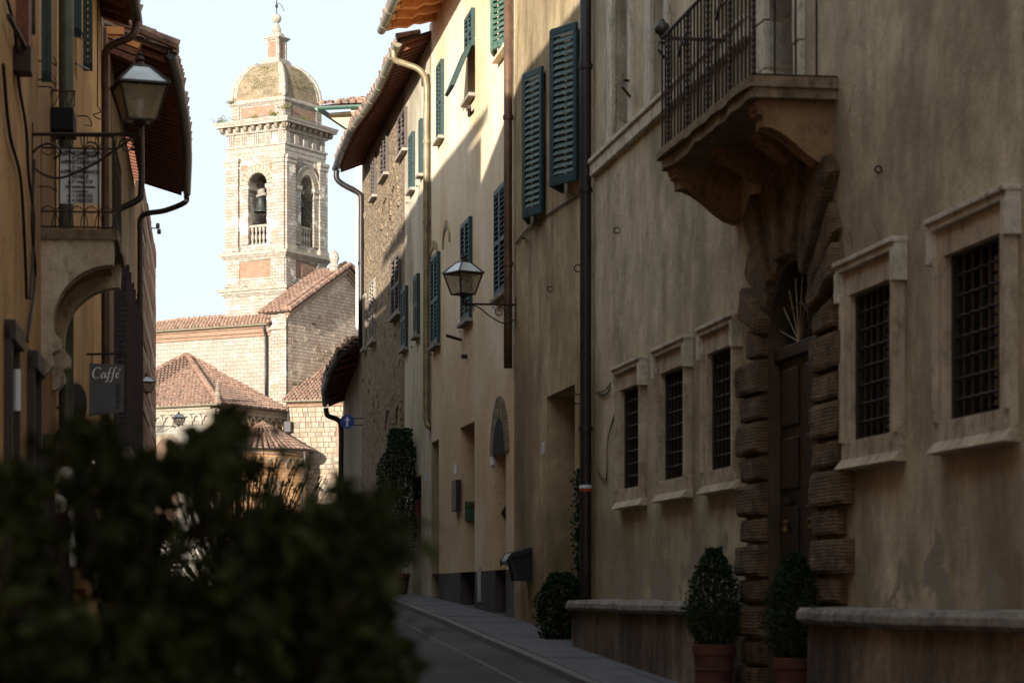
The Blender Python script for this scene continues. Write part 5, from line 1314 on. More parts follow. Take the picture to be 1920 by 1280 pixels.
# choir wall (faces left-front) and transept gable
g = G(); facade(g, FV, -.0, 16, -2, 15.9, [(12.2, 13.2, 12.9, 15.2, .5)], .5)
g.face([FV.p(16, 0, -2), FV.p(16, -8, -2), FV.p(16, -8, 15.9), FV.p(16, 0, 15.9)]); g.build('wall', 'ashlarsoft', chu)
g = G(); gp = [(0, -2), (12, -2), (12, 16.6), (5.97, 19.75), (0, 16.6)]
g.prism([FU.p(a, 0, z) for a, z in gp], V * .8); g.build('gable_wall', 'ashlar2', chu)
for y0, y1, o in ((0, 1.15, .14), (.0, .55, .2)):
    g = G(); g.box(FV, y0 - (.0), y1, -.02, o, -1, 16.6 if o < .2 else 16.55); g.build('pilaster', 'ashlar', chu)
g = G(); g.box(FV, -.02, 1.5, -.02, .34, 16.55, 16.72).box(FV, 0.0, 1.4, -.02, .26, 15.62, 15.78); g.build('pilaster_cap', 'stone_a', chu, bevel=.02)
# gable mouldings
for off, th, o in ((0, .12, .38), (-.14, .10, .26), (-.32, .10, .14)):
    for s, (a0, z0), (a1, z1) in ((0, (-.35, 16.42), (5.97, 19.75)), (1, (5.97, 19.75), (12.3, 16.42))):
        g = G(); g.prism([FU.p(a0, -.02, z0 + off), FU.p(a1, -.02, z1 + off), FU.p(a1, -.02, z1 + off + th), FU.p(a0, -.02, z0 + off + th)], N2 * o); g.build('gable_moulding', 'stone_b' if off else 'brick', chu)
tiled(chu, [FU.p(-.5, .45, 16.62), FU.p(-.5, -1.85, 16.62), FU.p(5.97, -1.85, 20.0), FU.p(5.97, .45, 20.0)], 0, .3, .42)
tiled(chu, [FU.p(12.4, .45, 16.62), FU.p(12.4, -9, 16.62), FU.p(5.97, -9, 20.0), FU.p(5.97, .45, 20.0)], 0, .3, .42)
ridge(chu, FU.p(-.45, .42, 16.75), FU.p(5.9, .42, 20.1), .15, .55, 'verge_tiles'); ridge(chu, FU.p(-.45, .1, 16.85), FU.p(5.9, .1, 20.2), .15, .55, 'verge_tiles')
ridge(chu, FU.p(12.4, .42, 16.75), FU.p(6.05, .42, 20.1), .15, .55, 'verge_tiles')
g = G(); sp = FU.p(4.7, .1, 19.55); g.lathe(sp, [(.3, 0), (.28, .25), (.34, .3), (.22, .5), (.3, .8), (.24, 1.1), (.12, 1.25), (0, 1.28)], 9); g.build('gable_finial', 'traver2', chu, smooth=False)
# masonry blocks picked out on the gable
for i in range(45):
    a = random.uniform(.2, 11); zmax = 16.6 + 3.1 * (1 - abs(a - 5.97) / 6) - .7; z = 11.5 + .17 * int(random.uniform(0, (zmax - 11.5) / .17)); L = random.uniform(.3, .5)
    g = G(); g.box(FU, a, a + L, -.02, random.uniform(.015, .035), z + .008, z + .162); g.build('stone', random.choice(['stone_a', 'stone_b', 'stone_b', 'mortar', 'brick']), chu)
# choir roof
e0, e1 = FV.p(1.0, .45, 16.0), FV.p(16.2, .45, 16.0)
tiled(chu, [e0, e1, FV.p(10.6, -3.3, 17.0), FV.p(1.0, -3.3, 17.0)], 0, .26, .4)
ridge(chu, FV.p(1.0, -3.3, 17.05), FV.p(10.6, -3.3, 17.05), .15); ridge(chu, FV.p(10.6, -3.3, 17.05), e1 + Vector((0, 0, .06)), .15)
gutter(chu, [FV.p(1.1, .55, 15.98), FV.p(16.2, .55, 15.98)], .12, 'gutter')
for o, z0, z1 in ((.12, 15.3, 15.5), (.24, 15.5, 15.75), (.36, 15.75, 15.93)):
    g = G(); g.box(FV, 1.15, 16.1, -.02, o, z0, z1); g.build('cornice_course', 'brick', chu)
g = G(); g.box(FV, 11.9, 13.7, -.02, .3, 14.9, 15.25); g.build('wall_corbel', 'stone_b', chu)
pipe('drainpipe', [FV.p(1.45, .5, 15.9), FV.p(1.45, .35, 15.6), FV.p(1.45, .2, 15.2), FV.p(1.45, .2, 13), FV.p(1.45, .2, 11.2)], .08, 'pipebk', 'black drainpipe down the pale church wall from the gutter', (), 'drainpipes on the facades')
# polygonal chapel
ZE = 10.8
FA = Ax(A0, U, N2); FB = Ax(A0, V, N1)
Pp = C1 + V * 7.5 + Vector((0, 0, 14.4)); Q2 = C1 + V * 5.3 + Vector((0, 0, 14.2)); _pe0 = A0 + N1 * .45 + N2 * .45 + Vector((0, 0, ZE - .1)); _pe2 = C1 + N2 * .45 + U * .2 + Vector((0, 0, ZE - .1)); _n = (_pe2 - _pe0).cross(Pp - _pe0)
Q2.z = Pp.z - (_n.x * (Q2.x - Pp.x) + _n.y * (Q2.y - Pp.y)) / _n.z
Ee = C1 + Vector((0, 0, ZE))
A0e = A0 + Vector((0, 0, ZE)); A1e = A0 + V * 9.5 + Vector((0, 0, ZE))
def wallq(F, a0, a1, z0, z1, mat, name='wall'):
    g = G(); g.box(F, a0, a1, -.5, 0, z0, z1); return g.build(name, mat, chu)
wallq(FA, .0, 6.93, -2, ZE - .1, 'ashlar3'); wallq(FB, .0, 9.5, -2, ZE - .1, 'ashlarsoft')
# arch-corbel table under the eaves
def arch_table(F, a0, a1, n, zt, mat):
    w = (a1 - a0) / n
    g = G(); g.box(F, a0, a1, -.01, .16, zt - .22, zt); g.build('corbel_course', mat, chu)
    g = G(); g.box(F, a0, a1, -.01, .26, zt, zt + .14).box(F, a0, a1, -.01, .34, zt + .14, zt + .26); g.build('cornice_course', mat, chu, bevel=.01)
    for i in range(n):
        c = a0 + w * (i + .5); g = G(); r0, r1 = w * .33, w * .5
        for k in range(8):
            t0, t1 = math.pi * k / 8, math.pi * (k + 1) / 8
            q = [(c + r * math.cos(t), zt - .62 + r * 1.25 * math.sin(t)) for r, t in ((r0, t0), (r1, t0), (r1, t1), (r0, t1))]
            g.hexa([F.p(a, -.01, z) for a, z in q] + [F.p(a, .13, z) for a, z in q])
        g.box(F, c - w * .5, c - w * .33, -.01, .13, zt - .85, zt - .62)
        g.build('arch_corbel', mat, chu)
arch_table(FA, .3, 6.9, 10, ZE - .35, 'stone_b'); arch_table(FB, .3, 9.3, 13, ZE - .35, 'stone_a')
for F in (FA, FB):
    g = G(); g.box(F, -.0, .5, -.01, .2, -1, ZE - .36); g.build('corner_pilaster', 'stone_a', chu)
ov = .45
pe0 = A0 + N1 * ov + N2 * ov + Vector((0, 0, ZE - .1)); pe1 = A0 + V * 9.6 + N1 * ov + Vector((0, 0, ZE - .1)); pe2 = C1 + N2 * ov + U * .2 + Vector((0, 0, ZE - .1))
tiled(chu, [pe1, pe0, Pp], 170, .27, .42); tiled(chu, [pe0, pe2, Q2, Pp], 110, .27, .42)
ridge(chu, pe0 + Vector((0, 0, .08)), Pp + Vector((0, 0, .08)), .15, .42, 'hip_tiles'); ridge(chu, pe1 + Vector((0, 0, .08)), Pp + Vector((0, 0, .08)), .15, .42, 'hip_tiles'); ridge(chu, Pp + Vector((0, 0, .05)), Q2 + Vector((0, 0, .05)), .15, .3)
gutter(chu, [pe1 + N1 * .08, pe0 + N1 * .08], .1, 'gutter', False); gutter(chu, [pe0 + N2 * .08, pe2 + N2 * .08], .1, 'gutdk', False)
g = G(); cpt = A0 + N1 * .2 + N2 * .2 + Vector((0, 0, ZE)); g.lathe(cpt, [(.17, -.1), (.15, .35), (.2, .38), (.12, .62), (.17, .68), (.08, .9), (.1, 1.0), (.03, 1.2), (0, 1.25)], 8); g.build('corner_pinnacle', 'modst', chu)
g = G()    # pointed doorway arch on the chapel
for k in range(9):
    t0, t1 = math.pi * k / 9, math.pi * (k + 1) / 9; q = [(3.6 + r * math.cos(t), 8.0 + r * 1.15 * math.sin(t)) for r, t in ((.75, t0), (1.0, t0), (1.0, t1), (.75, t1))]
    g = G(); g.hexa([FB.p(a, -.01, z) for a, z in q] + [FB.p(a, .08, z) for a, z in q]); g.build('arch_stone', 'stone_b', chu)
g = G(); g.face([FB.p(a, .012, z) for a, z in [(4.35, 3), (4.35, 8.0)] + [(3.6 + .75 * math.cos(math.pi * k / 8), 8 + .86 * math.sin(math.pi * k / 8)) for k in range(1, 8)] + [(2.85, 8.0), (2.85, 3)]]); g.build('blind_arch', 'brick', chu)
# round apse
Mc = A0 + U * 3.9; RA = 2.75; aN = math.atan2(N2.y, N2.x); ZA = 8.2
g = G(); g.lathe(Mc, [(RA, -2), (RA, ZA)], 40, a0=aN - math.pi / 2, a1=aN + math.pi / 2); g.build('apse_wall', 'ashlar3', chu)
g = G(); g.lathe(Mc, [(RA, ZA - .3), (RA + .12, ZA - .28), (RA + .12, ZA - .14), (RA + .22, ZA - .1), (RA + .24, ZA + .05)], 40, a0=aN - math.pi / 2, a1=aN + math.pi / 2); g.build('apse_cornice', 'brick', chu)
na = 15
for i in range(na):
    a = aN - math.pi / 2 + math.pi * (i + .5) / na; F = Ax(Mc + Vector((math.cos(a), math.sin(a), 0)) * RA, Vector((-math.sin(a), math.cos(a), 0)), Vector((math.cos(a), math.sin(a), 0)))
    g = G(); w = math.pi * RA / na
    for k in range(6):
        t0, t1 = math.pi * k / 6, math.pi * (k + 1) / 6; q = [(r * math.cos(t), ZA - .75 + r * 1.2 * math.sin(t)) for r, t in ((w * .36, t0), (w * .5, t0), (w * .5, t1), (w * .36, t1))]
        g.hexa([F.p(x, -.02, z) for x, z in q] + [F.p(x, .09, z) for x, z in q])
    g.box(F, w * .36, w * .5, -.02, .09, ZA - 1.05, ZA - .75); g.build('arch_corbel', 'stone_b', chu)
    if i in (4, 10):
        g = G(); g.face([F.p(x, .015, z) for x, z in [(-.28, 5.2), (.28, 5.2), (.28, 6.4)] + [(.28 * math.cos(t * math.pi / 6), 6.4 + .3 * math.sin(t * math.pi / 6)) for t in range(1, 6)] + [(-.28, 6.4)]]); g.build('blind_window', 'brick', chu)
        for x in (-.34, .34): g = G(); g.box(F, x - .06, x + .06, -.02, .07, 5.1, 6.45); g.build('window_jamb', 'stone_b', chu)
apx = Mc + Vector((0, 0, ZA + 1.75)) + N2 * .3
ns = 14
for i in range(ns):
    a0_, a1_ = aN - math.pi / 2 + math.pi * i / ns, aN - math.pi / 2 + math.pi * (i + 1) / ns
    e = [Mc + Vector((math.cos(a), math.sin(a), 0)) * (RA + .38) + Vector((0, 0, ZA + .02)) for a in (a0_, a1_)]
    g = G(); g.prism([e[0], e[1], apx], Vector((0, 0, -.04))); g.build('roof_deck', 'under', chu)
    # one row of cover tiles per segment edge and centre
    for fr, lim in ((0, 1.), (.5, .62)):
        b = e[0].lerp(e[1], fr); d = apx - b; L = d.length; up = d.normalized(); sd = Vector((-math.sin(a0_), math.cos(a0_), 0)); nr = sd.cross(up); nr = nr if nr.z > 0 else -nr; sd = up.cross(nr)
        n = int(L * lim / .36); g = G()
        for k in range(n):
            o = b + up * (k * .36 - .03) + nr * .01; sc_ = 1.25 - .5 * k / max(int(L / .36), 1)
            if i >= 2 and fr == 0 and k < 7:
                t = bpy.data.objects.new('roof_tile', _tm); COL.objects.link(t); t.parent = chu; t.matrix_parent_inverse = root_inv(chu)
                t.matrix_basis = Matrix(((sd.x * sc_, up.x, nr.x * sc_, o.x), (sd.y * sc_, up.y, nr.y * sc_, o.y), (sd.z * sc_, up.z, nr.z * sc_, o.z), (0, 0, 0, 1)))
            else: g.add([o + sd * vx * sc_ + up * vy + nr * vz * sc_ for vx, vy, vz in TV], TF, random.random())
        if g.f: g.build('roof_tiles', 'terra', chu, kind='stuff')
g = G(); g.lathe(Mc, [(RA + .36, ZA - .03), (RA + .5, ZA - .03), (RA + .52, ZA + .06), (RA + .5, ZA - .03)], 40, a0=aN - math.pi / 2, a1=aN + math.pi / 2); g.build('apse_gutter', 'gutdk', chu)
# lower wing at the right of the apse
Wd = Vector((.944, -.33, 0)); Wn = Vector((-.33, -.944, 0)); F0 = C1 + Vector((.35, -1.0, 0)); FW = Ax(F0, Wd, Wn); ZW = 11.25
g = G(); facade(g, FW, -.3, 8, -2, ZW, [(3.15, 3.95, 7.95, 10.1, .35)], .35); g.build('wing_wall', 'mortar', chu)
# its blocks are laid one by one
z = 5.2; cnt = 0; gr = G()
while z < ZW - .35:
    h = random.choice([.27, .3, .33]); a = -.25 + random.uniform(-.2, 0)
    while a < 5.2:
        L = random.uniform(.3, .52)
        a0_, a1_ = max(a, -.28), a + L
        if not (a1_ > 3.0 and a0_ < 4.1 and z + h > 7.75 and z < 9.6):
            g = G(); g.box(FW, a0_ + .017, a1_ - .017, -.03, random.uniform(.02, .06), z + .017, z + h - .017, random.random())
            if cnt < 290: g.build('stone', random.choice(['stone_a', 'stone_b', 'stone_b', 'stone_a', 'modst']), chu); cnt += 1
        a += L
    z += h
wallm = G(); wallm.box(FW, -.3, 8, -.02, .01, -2, 5.2); wallm.build('wall_base', 'ashlar', chu)
g = G(); g.box(FW, 3.15, 3.95, -.36, -.33, 7.95, 10.1); wv = g.build('window', 'glass', chu)
for a0_, a1_ in ((2.85, 3.15), (3.95, 4.2)): g = G(); g.box(FW, a0_, a1_, -.3, .07, 7.9, 9.95); g.build('window_jamb', 'brick', wv)
for z_ in (8.65, 9.4): g = G(); g.box(FW, 3.15, 3.95, -.33, -.30, z_ - .02, z_ + .02); g.build('glazing_bar', 'weather', wv)
for a_ in (3.18, 3.55, 3.92): g = G(); g.box(FW, a_ - .03, a_ + .03, -.33, -.29, 7.95, 10.1); g.build('frame_or_shade_board', 'wood', wv)
g = G(); g.box(FW, 2.7, 4.3, -.02, .12, 7.7, 7.92); g.build('window_sill', 'stone_a', wv)
for o, z0, z1 in ((.1, ZW - .3, ZW - .16), (.2, ZW - .16, ZW - .02)): g = G(); g.box(FW, -.3, 8, -.02, o, z0, z1); g.build('cornice_course', 'brick', chu)
g1 = FU.p(.15, .12, ZW + .2); g2 = FU.p(8.6, .12, ZW + 4.7)
_a, _b = FW.p(-.4, .4, ZW + .03), FW.p(8.2, .4, ZW + .03); _n = (_b - _a).cross(g2 - _a); g1.z = _a.z - (_n.x * (g1.x - _a.x) + _n.y * (g1.y - _a.y)) / _n.z
tiled(chu, [FW.p(-.4, .4, ZW + .03), FW.p(8.2, .4, ZW + .03), g2, g1], 0, .25, .4)
gutter(chu, [FW.p(-.4, .5, ZW + .02), FW.p(8.2, .5, ZW + .02)], .1, 'gutter', False)
g = G(); g.prism([FU.p(-.1, .0, ZW + .2), FU.p(8.6, .0, ZW + 4.75), FU.p(8.6, 0, ZW + 5.0), FU.p(-.1, 0, ZW + .45)], N2 * .25); g.build('flashing_course', 'brick', chu)
g = G(); g.tube([at(541, 752, 142.2), at(541, 800, 141.9), at(541, 850, 141.9)], .09, 8)
g.box(Free(at(541, 800, 141.8), -.3), -.2, .2, -.1, .2, -.3, .3); g.build('rainwater_hopper', 'pipebk', chu)
pipe('drainpipe', [at(571, 846, 136.5), at(572, 870, 136.8), at(568, 905, 137.2), at(566, 915, 137.3), at(566, 1010, 137.3)], .09, 'gutdk', 'dark drainpipe at the right edge of the round apse', (), 'drainpipes on the facades')

# ================================================================ BELL TOWER
TL = 4.262; T0 = Vector((-13.815, 147, 0))
tow = thing('bell_tower', 'square stone bell tower with arched openings, dome and lantern finial', 'bell tower', tuple(T0 + (U + V) * TL / 2 + Vector((0, 0, 16))))
TC = T0 + (U + V) * TL / 2
faces = [Ax(T0, V, N1), Ax(T0 + V * TL, U, V), Ax(T0 + (U + V) * TL, -V, U), Ax(T0 + U * TL, -U, N2)]
def sq(g, r, z0, z1, r2=None):
    """square slab centred on the tower axis with half-widths r..r2"""
    r2 = r if r2 is None else r2
    c = [(-1, -1), (-1, 1), (1, 1), (1, -1)]
    return g.hexa([TC + U * x * r + V * y * r + Vector((0, 0, z0)) for x, y in c] + [TC + U * x * r2 + V * y * r2 + Vector((0, 0, z1)) for x, y in c])
Hf = TL / 2
def tpart(name, mat, *sl, bevel=0.):
    g = G()
    for s in sl: sq(g, *s)
    return g.build(name, mat, tow, bevel=bevel)
tpart('base_stage', 'ashlar', (Hf * 1.07, 10, 18.25))
tpart('lower_cornice', 'traver2', (Hf * 1.08, 18.2, 18.35, Hf * 1.14), (Hf * 1.16, 18.35, 18.5), (Hf * 1.21, 18.5, 18.68, Hf * 1.24), (Hf * 1.12, 18.68, 18.8, Hf * 1.05))
tpart('panel_stage', 'ashlar', (Hf * 1.03, 18.75, 20.45))
for F in (faces[0], faces[3]):
    for a0_, a1_ in ((-.06, .95), (TL - .95, TL + .06)): g = G(); g.box(F, a0_, a1_, -.1, .14, 18.75, 20.45); g.build('corner_strip', 'ashlar', tow)
    g = G(); g.box(F, .95, TL - .95, -.1, .10, 18.78, 19.3).box(F, .95, TL - .95, -.1, .10, 20.35, 20.45); g.build('panel_frame', 'ashlar', tow)
    g = G(); g.box(F, .95, TL - .95, -.1, .066, 19.3, 20.35); g.build('brick_panel', 'brick', tow)
    g = G(); g.box(F, 1.15, TL - 1.7, -.1, .085, 19.35, 20.05); g.build('brick_panel', 'brick', tow)
tpart('middle_cornice', 'traver2', (Hf * 1.06, 20.4, 20.55, Hf * 1.1), (Hf * 1.12, 20.55, 20.7, Hf * 1.17), (Hf * 1.19, 20.7, 20.88, Hf * 1.2), (Hf * 1.1, 20.88, 20.96, Hf * 1.05))
# belfry stage, four walls with real arches
ZB0, ZB1 = 20.9, 26.7
aw = TL * .165; ac = TL * .46; zs_ = 25.0; zbot = 21.35
def arch_wall(F, c):
    g = G(); D = .75
    def bx(a0_, a1_, z0, z1): g.box(F, a0_, a1_, -D, 0, z0, z1)
    bx(0.0, c - aw, ZB0, zs_); bx(c + aw, TL, ZB0, zs_); bx(c - aw, c + aw, ZB0, zbot)
    n = 14
    P = lambda k: (c + aw * math.cos(math.pi * k / n), zs_ + aw * math.sin(math.pi * k / n))
    top = ZB1
    for k in range(n):
        (x0, z0), (x1, z1) = P(k), P(k + 1)
        for o in (0, -D): g.face([F.p(x0, o, z0), F.p(x0, o, top), F.p(x1, o, top), F.p(x1, o, z1)])
        g.face([F.p(x0, 0, z0), F.p(x0, -D, z0), F.p(x1, -D, z1), F.p(x1, 0, z1)])
    bx(0.0, c - aw, zs_, top); bx(c + aw, TL, zs_, top)
    g.build('belfry_wall', 'ashlar', tow)
    for k in range(11):    # archivolt stones
        t0, t1 = math.pi * k / 11 + .012, math.pi * (k + 1) / 11 - .012
        q = [(c + r * math.cos(t), zs_ + r * math.sin(t)) for r, t in ((aw * 1.02, t0), (aw * 1.72, t0), (aw * 1.72, t1), (aw * 1.02, t1))]
        g = G(); g.hexa([F.p(a, -.02, z) for a, z in q] + [F.p(a, .11, z) for a, z in q]); g.build('archivolt_stone', 'stone_a', tow, bevel=.012)
    g = G(); g.tube([F.p(c + aw * 1.78 * math.cos(math.pi * k / 14), .10, zs_ + aw * 1.78 * math.sin(math.pi * k / 14)) for k in range(15)], .06, 6, True); g.build('arch_moulding', 'traver2', tow)
    for a in (c - aw * 1.75, c + aw):
        g = G(); g.box(F, a, a + aw * .75, -D, .10, zbot, zs_ - .3); g.build('arch_pier', 'ashlar', tow)
        g = G(); g.box(F, a - .08, a + aw * .75 + .08, -D, .18, zs_ - .28, zs_ - .02).box(F, a - .03, a + aw * .75 + .03, -D, .13, zs_ - .36, zs_ - .28); g.build('impost', 'traver2', tow, bevel=.02)
    for a0_, a1_ in ((-.06, .78), (TL - .88, TL + .06)):
        g = G(); g.box(F, a0_, a1_, -.3, .20, ZB0 + .35, 26.2); g.build('corner_pilaster', 'ashlar', tow)
        g = G(); g.box(F, a0_ - .08, a1_ + .08, -.3, .3, 26.45, 26.68).box(F, a0_ - .04, a1_ + .04, -.3, .25, 26.2, 26.45); g.build('pilaster_cap', 'traver2', tow, bevel=.03)
        g = G(); g.box(F, a0_ - .07, a1_ + .07, -.3, .27, ZB0, ZB0 + .33); g.build('pilaster_base', 'traver2', tow, bevel=.03)
    for a0_, a1_ in ((c - aw * 1.85, c - aw * 1.2), (c + aw * 1.2, c + aw * 1.85)):
        g = G(); g.box(F, a0_, a1_, -.1, .03, zs_ + aw * 1.3, zs_ + aw * 1.85); g.build('spandrel_brick', 'brick', tow)
    b = G(); b.box(F, c - aw, c + aw, -.30, -.08, 22.42, 22.56); b.build('balustrade_rail', 'traver2', tow, bevel=.02)
    for i in range(5):
        x = c - aw + aw * 2 * (i + .5) / 5; g = G(); g.lathe(F.p(x, -.19, 0), [(.09, zbot), (.09, zbot + .12), (.05, zbot + .18), (.10, zbot + .4), (.09, zbot + .55), (.04, zbot + .72), (.08, zbot + .86), (.09, zbot + .95), (.09, 22.42)], 8); g.build('stone_baluster', 'traver2', tow, smooth=False)
for F in faces: arch_wall(F, TL * .465 if F is faces[0] or F is faces[3] else TL * .53)
faces3 = faces
tpart('belfry_floor', 'ashlar', (Hf * .95, 20.9, 21.0)); tpart('belfry_ceiling', 'ashlar', (Hf * .98, 26.68, 26.8))
tpart('architrave', 'traver2', (Hf * 1.02, 26.68, 26.98), (Hf * 1.035, 26.98, 27.3), (Hf * 1.07, 27.3, 27.42))
tpart('frieze', 'ashlar', (Hf * 1.0, 27.42, 28.2))
for F in (faces[0], faces[3]):
    for i in range(5):
        c = .25 + (TL - .5) * i / 4
        for d in (-.15, 0, .15): g = G(); g.box(F, c + d - .055, c + d + .055, -.02, .07, 27.45, 28.15); g.build('triglyph_bar', 'traver2', tow)
    for i in range(9):
        c = -.2 + (TL + .4) * i / 8; g = G(); g.prism([F.p(c - .12, o, z) for o, z in ((0, 28.28), (.35, 28.3), (.42, 28.4), (.42, 28.58), (0, 28.58))], F.p(.24) - F.p(0)); g.build('modillion', 'modst', tow, bevel=.015)
tpart('main_cornice', 'traver2', (Hf * 1.06, 28.15, 28.3, Hf * 1.1), (Hf * 1.08, 28.3, 28.6), (Hf * 1.26, 28.58, 28.72, Hf * 1.27), (Hf * 1.28, 28.72, 28.9, Hf * 1.31), (Hf * 1.2, 28.9, 29.0, Hf * 1.0), bevel=.015)
tpart('attic', 'ashlar', (Hf * .92, 28.95, 29.95)); tpart('attic_cornice', 'traver2', (Hf * .93, 29.9, 30.02, Hf * .98), (Hf * 1.0, 30.02, 30.14, Hf * 1.01), (Hf * .95, 30.14, 30.3, Hf * .92), bevel=.015)
for F in (faces[0], faces[3]):
    k0 = TL * .04
    for a0_, a1_ in ((k0, .75), (TL - .75, TL - k0)): g = G(); g.box(F, a0_, a1_, -.4, -.10, 29.0, 29.92); g.build('attic_strip', 'ashlar', tow)
    g = G(); g.box(F, .9, TL - .9, -.4, -.135, 29.2, 29.8); g.build('brick_panel', 'brick', tow)
# cloister dome
nz_ = 14; r0 = Hf * .915; ztop = 32.85; zb_ = 30.28; ht = ztop - zb_; prof = []
for k in range(nz_ + 1):
    t = k / nz_; z = zb_ + ht * t; r = r0 * (1 - t ** 2.35) ** .5 * 1.0 if t < 1 else 0
    prof.append((max(r, .52 if t > .9 else 0), z))
for nm, sgn, Fi in (('dome_face', 0, 0), ('dome_face', 0, 1), ('dome_face', 0, 2), ('dome_face', 0, 3)):
    ax = [(-U, V), (V, U), (U, -V), (-V, -U)][Fi]; n_, a_ = ax; g = G()
    for (ra_, z0), (rb_, z1) in zip(prof, prof[1:]):
        P4 = [TC + n_ * ra_ + a_ * -ra_, TC + n_ * ra_ + a_ * ra_, TC + n_ * rb_ + a_ * rb_, TC + n_ * rb_ + a_ * -rb_]
        g.face([P4[0] + Vector((0, 0, z0)), P4[1] + Vector((0, 0, z0)), P4[2] + Vector((0, 0, z1)), P4[3] + Vector((0, 0, z1))])
    weld(g.build('dome_face', 'domemat', tow, smooth=True))
for x, y_ in ((-1, -1), (-1, 1), (1, 1), (1, -1)):
    g = G(); g.tube([TC + U * x * r + V * y_ * r + Vector((0, 0, z)) for r, z in prof[:-1]], .13, 7); g.build('dome_rib', 'traver2', tow, smooth=True)
for n_, a_ in ((-U, V), (-V, -U)):       # raised border strips low on the dome faces
    for s in (-1, 1):
        g = G()
        for (ra_, z0), (rb_, z1) in zip(prof[1:-2], prof[2:-1]):
            P4 = [(ra_, s * ra_ * .93, z0), (ra_, s * ra_ * .82, z0), (rb_, s * rb_ * .82, z1), (rb_, s * rb_ * .93, z1)]
            g.hexa([TC + n_ * (r - .02) + a_ * q + Vector((0, 0, z)) for r, q, z in P4] + [TC + n_ * (r + .035) + a_ * q + Vector((0, 0, z)) for r, q, z in P4])
        g.build('dome_border', 'traver2', tow)
g = G(); zl = 32.7
def sqr(r, z0, z1, r2=None): sq(g, r, z0, z1, r2)
sqr(.66, zl, zl + .2); sqr(.58, zl + .2, zl + .32); sqr(.43, zl + .3, zl + 1.55); sqr(.50, zl + 1.5, zl + 1.62, .58); sqr(.62, zl + 1.62, zl + 1.72); g.build('lantern_stage', 'traver2', tow, bevel=.02)
for F_n, al in ((N1, V), (N2, U)):
    F = Ax(TC + F_n * .43 - al * .43, al, F_n)
    g = G(); g.box(F, .18, .68, -.02, .012, zl + .45, zl + 1.42); g.build('brick_panel', 'brick', tow)
    for a in (0, .72): g = G(); g.box(F, a, a + .14, -.02, .05, zl + .32, zl + 1.5); g.build('lantern_strip', 'traver2', tow)
g = G(); c = Vector((TC.x, TC.y, 0)); g.lathe(c, [(.5, zl + 1.72), (.48, zl + 1.85), (.36, zl + 2.0), (.24, zl + 2.05), (.27, zl + 2.1), (.28, zl + 2.25), (.24, zl + 2.3), (.14, zl + 2.55), (.1, zl + 2.62), (.16, zl + 2.65)] + [(.3 * math.sin(t), zl + 2.9 - .3 * math.cos(t)) for t in [math.pi * k / 10 for k in range(2, 11)]], 14); g.build('finial', 'traver2', tow)
g = G(); g.tube([c + Vector((0, 0, zl + 3.15)), c + Vector((0, 0, zl + 6))], .035, 6); g.tube([c + Vector((0, 0, zl + 3.85)), c + Vector((.25, 0, zl + 3.8)), c + Vector((.48, 0, zl + 3.35))], .02, 5); g.lathe(c, [(0, zl + 3.55), (.09, zl + 3.6), (.09, zl + 3.75), (0, zl + 3.8)], 8); g.build('weathervane', 'iron', tow)
# bells
def bell(label, c, s):
    r = thing('bell', label, 'bell', tuple(c), 'bells in the belfry'); c = Vector(c)
    g = G(); g.lathe(c, [(0, .02 * s), (.12 * s, .01 * s), (.22 * s, -.08 * s), (.25 * s, -.3 * s), (.30 * s, -.6 * s), (.40 * s, -.82 * s), (.46 * s, -.9 * s), (.44 * s, -.92 * s), (.3 * s, -.7 * s)], 20); g.build('bell_body', 'bronze', r, smooth=True)
    g = G(); g.lathe(c, [(0, -.2 * s), (.03 * s, -.25 * s), (.03 * s, -.9 * s), (.08 * s, -1.0 * s), (.06 * s, -1.1 * s), (0, -1.12 * s)], 8); g.build('clapper', 'iron', r)
    g = G(); g.box(Free(c, -R(60)), -.55, .55, -.08, .08, .05, .22); g.box(Free(c, -R(60)), -.3, .3, -.1, .1, .2, .5 * s); g.build('headstock', 'weather', r, bevel=.02)
    g = G(); g.tube([c + Vector((.45, -.2, .15)) + Vector((math.cos(t) * .3, 0, math.sin(t) * .3)) for t in [k * math.pi / 8 for k in range(17)]], .02, 5); g.build('wheel', 'iron', r)
bell('bronze bell hung in the wider left arch of the bell tower', at(489.5, 370, 147.9) , 1.)
bell('smaller bronze bell seen through the narrower right arch of the tower', at(561.5, 368, 149.2), .8)
g = G(); 
for F in (faces[0], faces[3]): pass
# weeds on ledges
def tuft(label, c, n, s, parent=None):
    g = G()
    for i in range(n): leaf(g, Vector(c) + Vector((random.gauss(0, s), random.gauss(0, s * .6), abs(random.gauss(0, s * .6)))), .16, .35, (0, 0, .8))
    return tag(g.build('weed_tuft', 'weed'), label, 'weed', 'weeds on the tower ledges')
e = faces[0]; f = faces[3]
tuft('dry yellow weed tuft at the left end of the main tower cornice', e.p(TL + .25, .45, 28.95), 90, .22); tuft('weed tuft near the front corner on the main tower cornice', e.p(.5, .5, 29.0), 90, .2)
tuft('small weed tuft mid-way along the left main cornice', e.p(1.9, .5, 29.0), 40, .13); tuft('dark bushy weed on the attic corner of the tower', f.p(TL - .15, -.0, 29.5), 70, .18)
tuft('weed tuft on the right side of the main tower cornice', f.p(TL - 1.4, .5, 29.0), 40, .14); tuft('tiny weed at the left end of the attic cornice', e.p(TL - .25, .05, 30.15), 40, .12)
g = G()
for i in range(420):
    n_, a_ = ((-U, V), (-V, -U))[random.random() > .6]; k = random.choice(range(4, 12)); r_, z_ = prof[k]; q = random.gauss(-.1, .35) * r_
    leaf(g, TC + n_ * (r_ + .02) + a_ * q + Vector((0, 0, z_ + random.uniform(-.1, .1))), .13, .4, n_ * .3)
g.build('moss_and_grass', 'weed', tow, kind='stuff')
